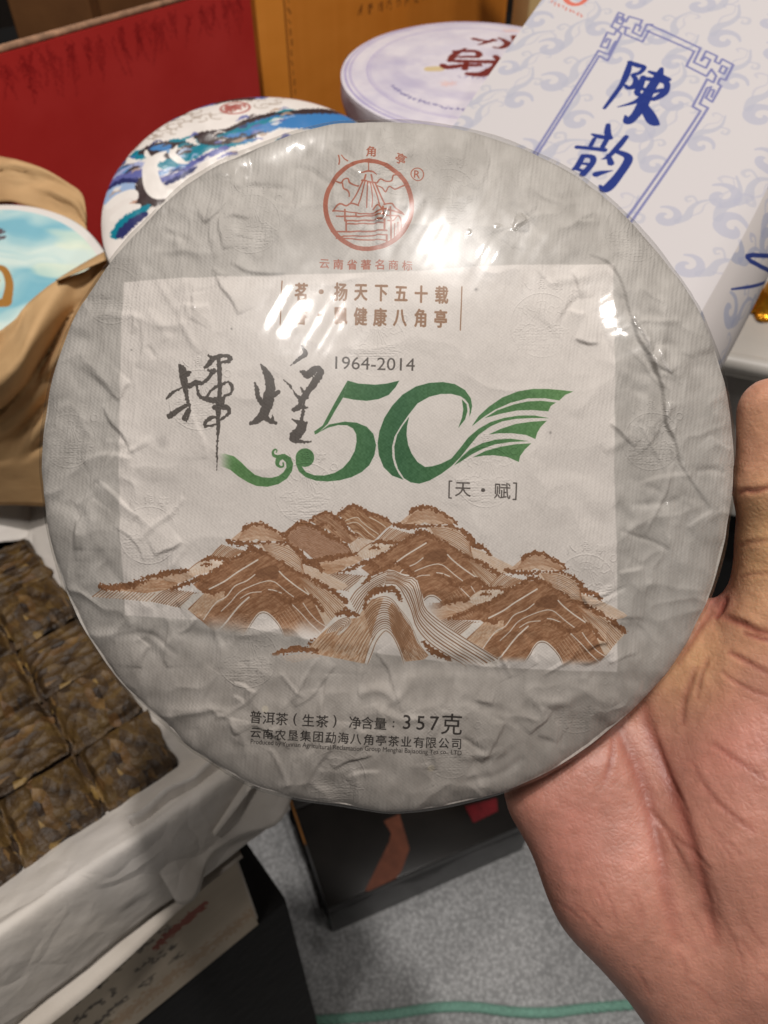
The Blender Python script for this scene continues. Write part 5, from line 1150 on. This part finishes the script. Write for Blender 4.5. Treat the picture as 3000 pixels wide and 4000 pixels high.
# -- lavender one
dl = dcanvas(); rl = random.Random(6)
lb = np.zeros((ND, ND, 3))+C(214, 207, 212); tn = np.clip(.5+1.1*fbm(DXc*7, DYc*7, 9, 4), 0, 1)[..., None]; lb = lb*(1-.30*tn)+C(166, 160, 186)*.30*tn
swl = np.clip(fbm(DRc*6+DTc*.5, DTc*1.6, 19, 3)*1.5, 0, 1)[..., None]; lb = lb*(1-.32*swl)+C(150, 142, 178)*.32*swl
for r_, wd, op in ((.965, .012, .8), (.93, .02, .35), (.80, .012, .4), (.78, .01, .25)): dl.stroke([(r_*math.cos(t), r_*math.sin(t)) for t in np.linspace(0, 6.284, 120)], wd, C(140, 128, 178), op, smooth=0)
for k in range(26):
    an = math.radians(212+k*3.6); 
    for q in range(4): dl.stroke([(.68*math.cos(an)+rl.uniform(-.016, .016), .68*math.sin(an)+rl.uniform(-.022, .022)), (.68*math.cos(an)+rl.uniform(-.016, .016), .68*math.sin(an)+rl.uniform(-.022, .022))], .010, C(110, 104, 150), .8, smooth=0)
for x, y, r_ in ((.25, .78, .07), (-.2, -.3, .06), (.1, -.45, .05)): dl.stroke([(x, y), (x+.05, y+.01)], r_, C(224, 160, 140), .35, rough=.03)
dl.stroke([(-.33, -.06), (-.26, -.05)], .085, C(200, 176, 124), .8, smooth=0)
BRR = C(108, 36, 30)
for l in ([(-.02, .55, .05), (.10, .50, .03)], [(.02, .43, .02), (.14, .55, .05)], [(.18, .60, .03), (.25, .50, .06), (.20, .40, .04), (.14, .40, .02)], [(.30, .66, .06), (.30, .52, .05), (.27, .38, .03)], [(.32, .54, .03), (.42, .64, .05)], [(.32, .54, .03), (.45, .42, .08), (.52, .40, .02)],
          [(-.08, .34, .03), (-.16, .22, .06), (-.18, .12, .05)], [(-.16, .28, .05), (.0, .30, .05), (.02, .20, .05), (-.14, .18, .04)], [(-.18, .10, .06), (.0, .10, .06), (.18, .12, .07)], [(.16, .22, .05), (.18, .08, .07), (.08, -.10, .09), (-.04, -.12, .05)], [(-.24, .02, .05), (-.20, -.02, .07), (-.08, .02, .06), (.04, .04, .05)], [(-.06, .06, .05), (-.07, -.04, .05)]): dl.stroke(l, .05, BRR, .95, rough=.008)
for k in range(9): 
    for q in range(3): dl.stroke([(-.1+k*.045+rl.uniform(-.015, .015), -.17+rl.uniform(-.02, .02)), (-.1+k*.045+rl.uniform(-.015, .015), -.17+rl.uniform(-.02, .02))], .009, C(140, 132, 160), .7, smooth=0)
lm = printed("lavender_paper", dl.image("lavender_cake_print", lb), .4, .4, .0005, 70); lsd = plain("lavender_side", (.83, .80, .82), .45, .06, 20, .001, 60)
c_, fr = frame_for(1850, 285, .577, 6.5)
t = thing("tea_cake", "pale lavender round tea cake with dark red brush writing, in front of the orange carton", "tea cake", c_, fr, "round tea cakes on the stall"); disc_cake(t, .1, .028, lm.m, lsd, .004, 8, .0004)
# -- pale turquoise one in its kraft wrapper
dt_ = dcanvas(); tq = fbm((DXc*.8+DYc*.9)*1.9+.9*fbm(DXc*2, DYc*2, 3, 3), (DXc-DYc)*.7, 28, 4)
tbq = np.clip(.52+1.5*tq, 0, 1)[..., None]; tb_ = C(206, 224, 216)*(1-tbq)+C(118, 178, 194)*tbq
hl = sstep(.25, .5, fbm((DXc*.8+DYc*.9)*3+2, (DXc-DYc)*.9, 31, 3))[..., None]; tb_ = tb_*(1-.6*hl)+C(226, 232, 204)*.6*hl
dt_.stroke([(.965*math.cos(t), .965*math.sin(t)) for t in np.linspace(0, 6.284, 120)], .07, C(220, 214, 208), .95, smooth=0)
dt_.char("印", (.33, .50), .0001, C(90, 70, 70))
for q in range(26): 
    a_ = rl.uniform(0, 6.28); dt_.stroke([(.335+.085*math.cos(a_)*rl.random(), .545+.075*math.sin(a_)*rl.random()), (.335+.085*math.cos(a_), .545+.075*math.sin(a_))], .018, C(84, 70, 76), .85, smooth=0)
GO = C(160, 110, 40)
for l in ([(.02, .16, .05), (.12, .22, .06), (.24, .24, .05), (.28, .18, .05), (.26, .04, .06), (.18, -.10, .08)], [(.18, -.10, .08), (.06, -.06, .06), (-.1, -.08, .05)], [(-.1, .16, .04), (.2, .12, .03)]): dt_.stroke(l, .05, GO)
tm = printed("turquoise_paper", dt_.image("turquoise_cake_print", tb_), .5, .35, .0006, 60); tsd = plain("turquoise_side", (.80, .78, .76), .5, .05, 25, .001, 60)
c_, fr = frame_for(-70, 1205, .575, 23)
t = thing("tea_cake", "pale turquoise round tea cake with gold brush stroke, lying in crumpled kraft paper", "tea cake", c_, fr, "round tea cakes on the stall"); disc_cake(t, .1, .026, tm.m, tsd, .006, 12)
TC, TF = c_, fr

# crumpled kraft wrapper: raised sheet behind the cake, slumped sheet in front
kraft = Mat("kraft_paper", rough=.75, spec=.25); kraft.color(kraft.ramp(kraft.noise(16, 5), [(.3, (.70, .56, .39)), (.7, (.80, .66, .48))])); kraft.bump(kraft.noise(40, 3, .5), .002, .6)
kr = thing("kraft_wrapper", "crumpled brown kraft paper opened around the pale turquoise tea cake", "paper wrapper", (TC.x, TC.y, H-.45))
def kpart(name, topl, botl, depth_top, depth_bot, nu, nv, amp, seed, bulge=0.):
    T_ = smooth_pts(topl, 8); B_ = smooth_pts(botl, 8); V = []
    def rs(P, n):
        d = np.r_[0, np.cumsum(np.hypot(*np.diff(P, axis=0).T))]; t = np.linspace(0, d[-1], n); return np.column_stack([np.interp(t, d, P[:, i]) for i in range(2)])
    T_, B_ = rs(T_, nu), rs(B_, nu)
    for i in range(nu):
        for j in range(nv):
            t = j/(nv-1); p = T_[i]*(1-t)+B_[i]*t; u = i/(nu-1)
            f = 1-2*abs(float(fbm(np.array(u*2.2+t*.6), np.array(t*4.6+u*2.6), seed, 2)))*1.6; f2 = abs(float(vnoise(np.array(u*5+t*1.), np.array(t*9+u*5.), seed+4)))
            d = depth_top*(1-t)+depth_bot*t - bulge*math.sin(math.pi*t) + amp*(f-.5*f2)*math.sin(math.pi*min(1, .08+t*1.2))
            P = PD(p[0], p[1], d); V.append((P.x, P.y, P.z))
    o = mobj(name, mesh(name, V, grid_faces(nu, nv)[:, ::-1]), kraft.m); sub(o, kr, (TC.x, TC.y, H-.45)); return solid(o, .0008)
kpart("front_sheet", [(-260, 1420), (-60, 1320), (0, 1292), (60, 1246), (95, 1200), (150, 1150), (224, 1096), (330, 1060), (402, 1014), (520, 990)], [(-260, 1975), (0, 1972), (100, 1972), (200, 1975), (420, 1960), (700, 1930)], .50, .585, 70, 46, .022, 61, .02)
kpart("rear_sheet", [(-300, 560), (0, 612), (90, 632), (180, 664), (262, 712), (322, 760), (338, 850)], [(-300, 830), (0, 788), (90, 800), (180, 828), (262, 872), (322, 908), (338, 925)], .618, .616, 40, 14, .003, 71, 0)
V = []
for i in range(20):
    for j in range(5):
        t = i/19; s_ = j/4; p = (224+(520-224)*t, 1096+(970-1096)*t); q = PD(p[0]-6*s_, p[1]-34*s_*math.sin(math.pi*min(1, t*1.1)*.5), .497+.012*s_); V.append((q.x, q.y, q.z))
sub(solid(mobj("turned_edge", mesh("turned_edge", V, grid_faces(20, 5)), kraft.m), .0008), kr, (TC.x, TC.y, H-.45))

# ------------------------------------------------------------------ white gift bag with blue clouds
GD = .43; kpx = GD/3000*1.063
UV_ = np.array([.919, -.394, .36]); VV_ = np.array([.51, .86, -.36]); UV_ /= np.linalg.norm(UV_); VV_ -= UV_*(UV_@VV_); VV_ /= np.linalg.norm(VV_); NV_ = np.cross(UV_, VV_)
BC = np.array([(2450-1500)/3000*GD, (2000-500)/3000*GD, -GD])
def bag_ab(px, py):                        # photo pixel -> place on the bag's face (m right, m up)
    d = np.array([(px-1500)/3000, (2000-py)/3000, -1.]); s_ = (BC@NV_)/(d@NV_); p = d*s_-BC; return np.array([p@UV_, p@VV_])
AL = min(bag_ab(1940, 250)[0], bag_ab(1810, 480)[0]); AR_ = bag_ab(2868, 930)[0]; BB = -.115; BT = .20; TH = .088
BW, BH = AR_-AL, BT-BB
QS = 5200
cb_ = Canvas(int(BW*QS), int(BH*QS), lambda p: np.column_stack([(np.asarray(p, float)[:, 0]-AL)*QS, (BT-np.asarray(p, float)[:, 1])*QS]))
def bpx(l): return [tuple(bag_ab(a[0], a[1]))+tuple(q*kpx for q in a[2:]) for a in l]
rg = random.Random(17); CLD = C(158, 161, 180)
def cloud(cvx, x, y, sc_, rot, fl_, col, op=.75):
    ca, sa = math.cos(rot), math.sin(rot)
    def m_(l): return [(x+sc_*(a*fl_*ca-b*sa), y+sc_*(a*fl_*sa+b*ca), w_*sc_) for a, b, w_ in l]
    sp = [(1.0*(1-t*.78)*math.cos(2.6-t*6.6), 1.0*(1-t*.78)*math.sin(2.6-t*6.6), .16+.55*math.sin(math.pi*min(1, t*1.0))) for t in np.linspace(0, 1, 16)]
    cvx.stroke(m_(sp), 1, col, op, smooth=2)
    cvx.stroke(m_([(.9, .1, .5), (1.1, .9, .62), (.8, 1.7, .42), (.9, 2.6, .26), (1.6, 3.5, .12)]), 1, col, op*.9)
    cvx.stroke(m_([(1.25, 1.0, .10), (1.55, 1.8, .16), (1.3, 2.6, .10), (1.7, 3.3, .06)]), 1, col, op*.6)
    cvx.stroke(m_([(.8, 2.4, .16), (.2, 2.7, .2), (-.1, 2.3, .26), (.2, 2.05, .16), (.32, 2.3, .1)]), 1, col, op*.7)
    cvx.stroke(m_([(1.5, 3.3, .1), (2.1, 3.2, .18), (2.3, 2.9, .2), (2.05, 2.75, .12)]), 1, col, op*.6)
def clouds(cvx, x0, x1, y0, y1, st, col):
    r_ = 0; y = y0
    while y < y1:
        x = x0+(.5*st if r_ % 2 else 0)
        while x < x1: cloud(cvx, x+rg.uniform(-.15, .15)*st, y+rg.uniform(-.15, .15)*st, st*.235*rg.uniform(.8, 1.1), rg.uniform(-.5, .3)-.2, rg.choice((-1, 1)), col); x += st
        y += st*.78; r_ += 1
cb_.push(); clouds(cb_, AL-.01, AR_+.02, BB, BT+.02, .036, CLD); cb_.pop(np.full((cb_.h, cb_.w), .66))
FRC = C(112, 114, 158); FL = 10
def r6(l): return [(2200+x*.4219, 100+y*.4219) for x, y in l]
def z3(l): return [(1800+x*.7233, y*.7233) for x, y in l]
for l in (r6([(780, 20), (1250, 240), (1180, 370), (1290, 420), (1335, 345), (1290, 320), (1250, 355)]), r6([(760, 80), (1190, 270), (1110, 405), (1290, 495), (1340, 430)]),
          r6([(1250, 350), (1300, 265), (1400, 310), (1375, 360), (1415, 380), (1445, 335), (1545, 385), (1465, 525), (1415, 510), (1390, 560), (1420, 580), (1330, 725), (1275, 690), (1320, 610), (1355, 620), (1325, 680)]),
          r6([(1440, 395), (1485, 415), (1455, 470), (1410, 450), (1440, 395)]), r6([(1340, 430), (1380, 490), (1350, 550), (1295, 520), (1150, 770), (1220, 810), (640, 1659), (440, 1950), (100, 2445)]), r6([(1330, 590), (1290, 600), (1215, 745), (1290, 780), (700, 1659), (500, 1960), (160, 2455)]),
          z3([(1000, 150), (965, 215), (920, 192), (942, 148), (968, 162), (955, 185)]), z3([(1010, 185), (972, 245), (878, 203), (888, 165), (905, 172)]), z3([(1000, 150), (1030, 152)]),
          z3([(975, 128), (905, 105), (888, 135), (862, 122), (878, 95), (850, 82), (808, 160), (838, 175), (822, 205), (785, 190), (748, 268), (782, 278), (802, 232), (785, 225), (775, 245)]), z3([(975, 128), (958, 160)]),
          z3([(852, 105), (880, 118), (864, 150), (836, 136), (852, 105)]), z3([(888, 165), (860, 160), (842, 185), (862, 200), (782, 345), (738, 318), (400, 845), (300, 1000), (0, 1465)]), z3([(735, 290), (788, 312), (828, 240)]), z3([(735, 290), (385, 835), (280, 1000), (-20, 1465)])):
    cb_.stroke(bpx(l), FL*kpx, FRC, .85, smooth=0)
NVY = C(34, 50, 118)
def q6(l): return bpx([(2200+a[0]*.4219, 100+a[1]*.4219, a[2]*.4219*1.3) for a in l])
for l in ([(598, 372, 34), (562, 480, 48), (510, 580, 36), (430, 690, 34), (350, 792, 24)], [(590, 370, 30), (660, 400, 48), (722, 420, 36), (680, 470, 34), (620, 490, 34), (642, 530, 36), (630, 590, 50), (572, 608, 38), (548, 585, 24)],
          [(770, 460, 26), (850, 490, 46), (940, 530, 40)], [(882, 430, 28), (850, 500, 62), (790, 590, 66), (730, 690, 76), (690, 770, 76), (625, 860, 60), (560, 912, 62), (538, 862, 16)],
          [(710, 510, 40), (682, 590, 45), (650, 655, 42), (720, 690, 40), (800, 708, 40), (885, 660, 52), (922, 610, 42), (910, 552, 46), (800, 532, 45), (720, 522, 40)], [(690, 612, 30), (790, 640, 44), (880, 622, 30)],
          [(700, 690, 44), (620, 740, 34), (470, 782, 8)], [(705, 770, 60), (752, 850, 78), (790, 915, 72), (842, 942, 8)],
          [(380, 945, 32), (375, 1020, 46), (402, 1065, 30)], [(238, 1030, 20), (300, 1050, 40), (402, 1065, 30)], [(255, 1070, 28), (222, 1130, 30)], [(370, 1070, 34), (330, 1140, 34)], [(98, 1145, 34), (200, 1155, 34), (345, 1172, 38)],
          [(150, 1230, 36), (100, 1320, 40), (68, 1345, 26)], [(150, 1225, 34), (232, 1235, 40), (237, 1290, 40), (150, 1392, 46)], [(110, 1290, 20), (200, 1300, 26)], [(88, 1340, 28), (172, 1370, 28)],
          [(541, 1052, 34), (470, 1140, 42), (380, 1230, 30), (318, 1256, 6)], [(440, 1180, 34), (542, 1220, 50), (556, 1270, 56), (480, 1390, 56), (390, 1500, 66), (340, 1532, 50), (308, 1498, 24)], [(380, 1220, 30), (402, 1292, 44)], [(270, 1392, 48), (330, 1375, 34), (418, 1358, 6)]):
    cb_.stroke(q6(l), .002, NVY, .98)
cb_.stroke(bpx([(1800+.7233*(620+62*math.cos(t)), .7233*(-28+60*math.sin(t))) for t in np.linspace(0, 6.3, 24)]), 22*kpx, C(206, 92, 70), .8, smooth=0)
for k in range(9):
    x = 490+k*20; y = 14+k*10
    for q in range(3): cb_.stroke(bpx([(1800+.7233*(x+rg.uniform(-6, 6)), .7233*(y+rg.uniform(-9, 9))), (1800+.7233*(x+rg.uniform(-6, 6)), .7233*(y+rg.uniform(-9, 9)))]), 6*kpx, C(196, 120, 110), .7, smooth=0)
gbx = np.zeros((cb_.h, cb_.w, 3))+C(198, 193, 193)
bagm = printed("cloud_paper", cb_.image("gift_bag_print", gbx), .65, .12)
cs_ = Canvas(int(TH*QS), int(BH*QS), lambda p: np.column_stack([np.asarray(p, float)[:, 0]*QS, (BT-np.asarray(p, float)[:, 1])*QS]))
clouds(cs_, 0, TH, BB, BT, .034, CLD)
# blue ornament and small characters on the side
ob = bag_ab(2960, 1010)[1]; ob = -.020
def bag_ts(px, py):                        # photo pixel -> place on the bag's side (m back, m up)
    d = np.array([(px-1500)/3000, (2000-py)/3000, -1.]); p0 = BC+UV_*(AR_+.010); p = d*((p0@UV_)/(d@UV_))-BC
    return (float(-(p@NV_)), float(p@VV_))
def sp_(l): return [bag_ts(a[0], a[1])+((a[2]*.00011,) if len(a) > 2 else ()) for a in l]
cs_.stroke(sp_([(2950, 1035, 12), (2920, 1060, 18), (2895, 1090, 14), (2880, 1110, 8)]), .002, NVY, .85); cs_.stroke(sp_([(2968+34*math.cos(t), 1000-40*math.sin(t), 20) for t in np.linspace(0, 6.3, 20)]), .004, NVY, .9, smooth=0); cs_.stroke(sp_([(2960, 1000, 14), (2972, 1010, 14)]), .003, NVY, .8)
e0 = np.array(bag_ts(2796, 1213)); ex_ = (np.array(bag_ts(2816, 1225))-e0)/20; ey_ = (np.array(bag_ts(2782, 1238))-e0)/20
for k, ch in enumerate("茶云"):
    c0 = np.array(bag_ts(2798-34*k, 1212+46*k)); cs_.char(ch, tuple(c0), 46., NVY, 0, .04, tr=np.column_stack([ex_, ey_])*.9, op=.9)
cs_.rgb = cs_.rgb; sidem = printed("cloud_side", cs_.image("gift_bag_side_print", np.zeros((cs_.h, cs_.w, 3))+C(202, 195, 192)), .65, .12)
bag = thing("gift_bag", "white paper gift bag with pale blue clouds and two navy brush characters, leaning back", "gift bag", (0, 0, H), cam_ob.rotation_euler.to_matrix())
def BP(a_, b_, t_): return BC+UV_*a_+VV_*b_-NV_*t_
def bpanel(name, nu, nv, f, mat, uvf): 
    V = []; U = []
    for i in range(nu):
        for j in range(nv): u, v_ = i/(nu-1), j/(nv-1); V.append(f(u, v_)); U.append(uvf(u, v_))
    return mobj(name, mesh(name, V, grid_faces(nu, nv), U), mat, bag)
bow = lambda u, v_: .0025*math.sin(math.pi*u)*math.sin(math.pi*v_)
edge_b = lambda v_: .004*math.sin(math.pi*min(1, v_*1.5))
bpanel("front_panel", 30, 30, lambda u, v_: BP(AL+(BW+edge_b(v_))*u, BB+BH*v_, -bow(u, v_)+.004*sstep(.93, 1, u)**2), bagm.m, lambda u, v_: (u, v_))
bpanel("side_panel", 20, 30, lambda u, v_: BP(AR_+edge_b(v_)+.017*math.sin(math.pi*u)**.8, BB+BH*v_, .004+TH*u), sidem.m, lambda u, v_: (u, v_))
wpap = plain("white_paper", (.84, .81, .79), .45, .03, 20)
bpanel("far_side_panel", 6, 8, lambda u, v_: BP(AL, BB+BH*v_, TH*(1-u)), wpap, lambda u, v_: (0, 0)); bpanel("back_panel", 6, 8, lambda u, v_: BP(AR_-BW*u, BB+BH*v_, TH+.004), wpap, lambda u, v_: (0, 0)); bpanel("base_panel", 4, 4, lambda u, v_: BP(AL+BW*u, BB, TH*(1-v_)), wpap, lambda u, v_: (0, 0))

# ------------------------------------------------------------------ white side table with a rounded rail, gold ornament on it
E3 = Vector((.933, -.36, 0)).normalized(); E4 = Vector((.36, .933, 0)).normalized(); SO = Vector((.353, .674, 0))
wt = thing("side_table", "white side table with a rounded white rail along its front, right of the gift bag", "table", (SO.x, SO.y, 0))
gw = plain("white_laminate", (.72, .70, .67), .4, .05, 8); gw2 = plain("grey_laminate", (.60, .58, .56), .5, .06, 8)
def sbox(name, a, b, c_, d, z0, z1, mat, bev=.003):
    q = SO+E3*a+E4*c_; q.z = relz(z0); return sub(mobj(name, box_mesh(name, q, E3*(b-a), E4*(d-c_), UP*(z1-z0), bev), mat), wt, (SO.x, SO.y, 0))
sbox("table_top", -.16, .5, .009, .40, -.475, -.452, gw); sbox("apron", -.15, .5, .02, .035, -.60, -.476, gw2); sbox("dark_panel", -.15, .5, .0, .012, -H+.002, -.632, dark_cloth)  # dark panel is added to blacken the gap under the shelf
sbox("lower_shelf", -.16, .5, -.03, .40, -.63, -.601, gw)
pts = [SO+E3*(-.16+.66*i/20)+UP*relz(-.452) for i in range(21)]
sub(mobj("rail", tube_mesh("rail", pts, .0095, 14), gw), wt, (SO.x, SO.y, 0))
for a, c_ in ((-.14, .0), (.47, .0), (-.14, .37), (.47, .37)): sbox("leg", a, a+.025, c_, c_+.025, -H, -.631, gw2)
GP = PZ(3010, 1215, -.452); gold = plain("gold_metal", (.80, .56, .16), .28, .15, 60, .0015, 90, metal=.85)
og = thing("gold_ornament", "small shiny gold ornament with splayed leafy feet on the white side table", "ornament", (GP.x, GP.y, H-.45))
for k in range(7):
    an = k*2*math.pi/7+.4; L = .030; V = []
    for i in range(9):
        for j in range(5):
            t = i/8; s_ = (j-2)/2; wd = .011*math.sin(math.pi*(.12+.85*t)); r_ = .004+L*t; z_ = .030*(1-t)**1.6+.004*math.sin(t*7)+.002-abs(s_)*.003
            V.append((GP.x+r_*math.cos(an)-s_*wd*math.sin(an), GP.y+r_*math.sin(an)+s_*wd*math.cos(an), H-.45+z_))
    sub(solid(mobj("leaf_foot", mesh("leaf_foot", V, grid_faces(9, 5)), gold), .0025), og, (GP.x, GP.y, H-.45))
pts = [(GP.x, GP.y, H-.45+.012+.013*i) for i in range(8)]
sub(mobj("stem", tube_mesh("stem", pts, [.013, .016, .012, .009, .014, .019, .013, .004], 16), gold), og, (GP.x, GP.y, H-.45))
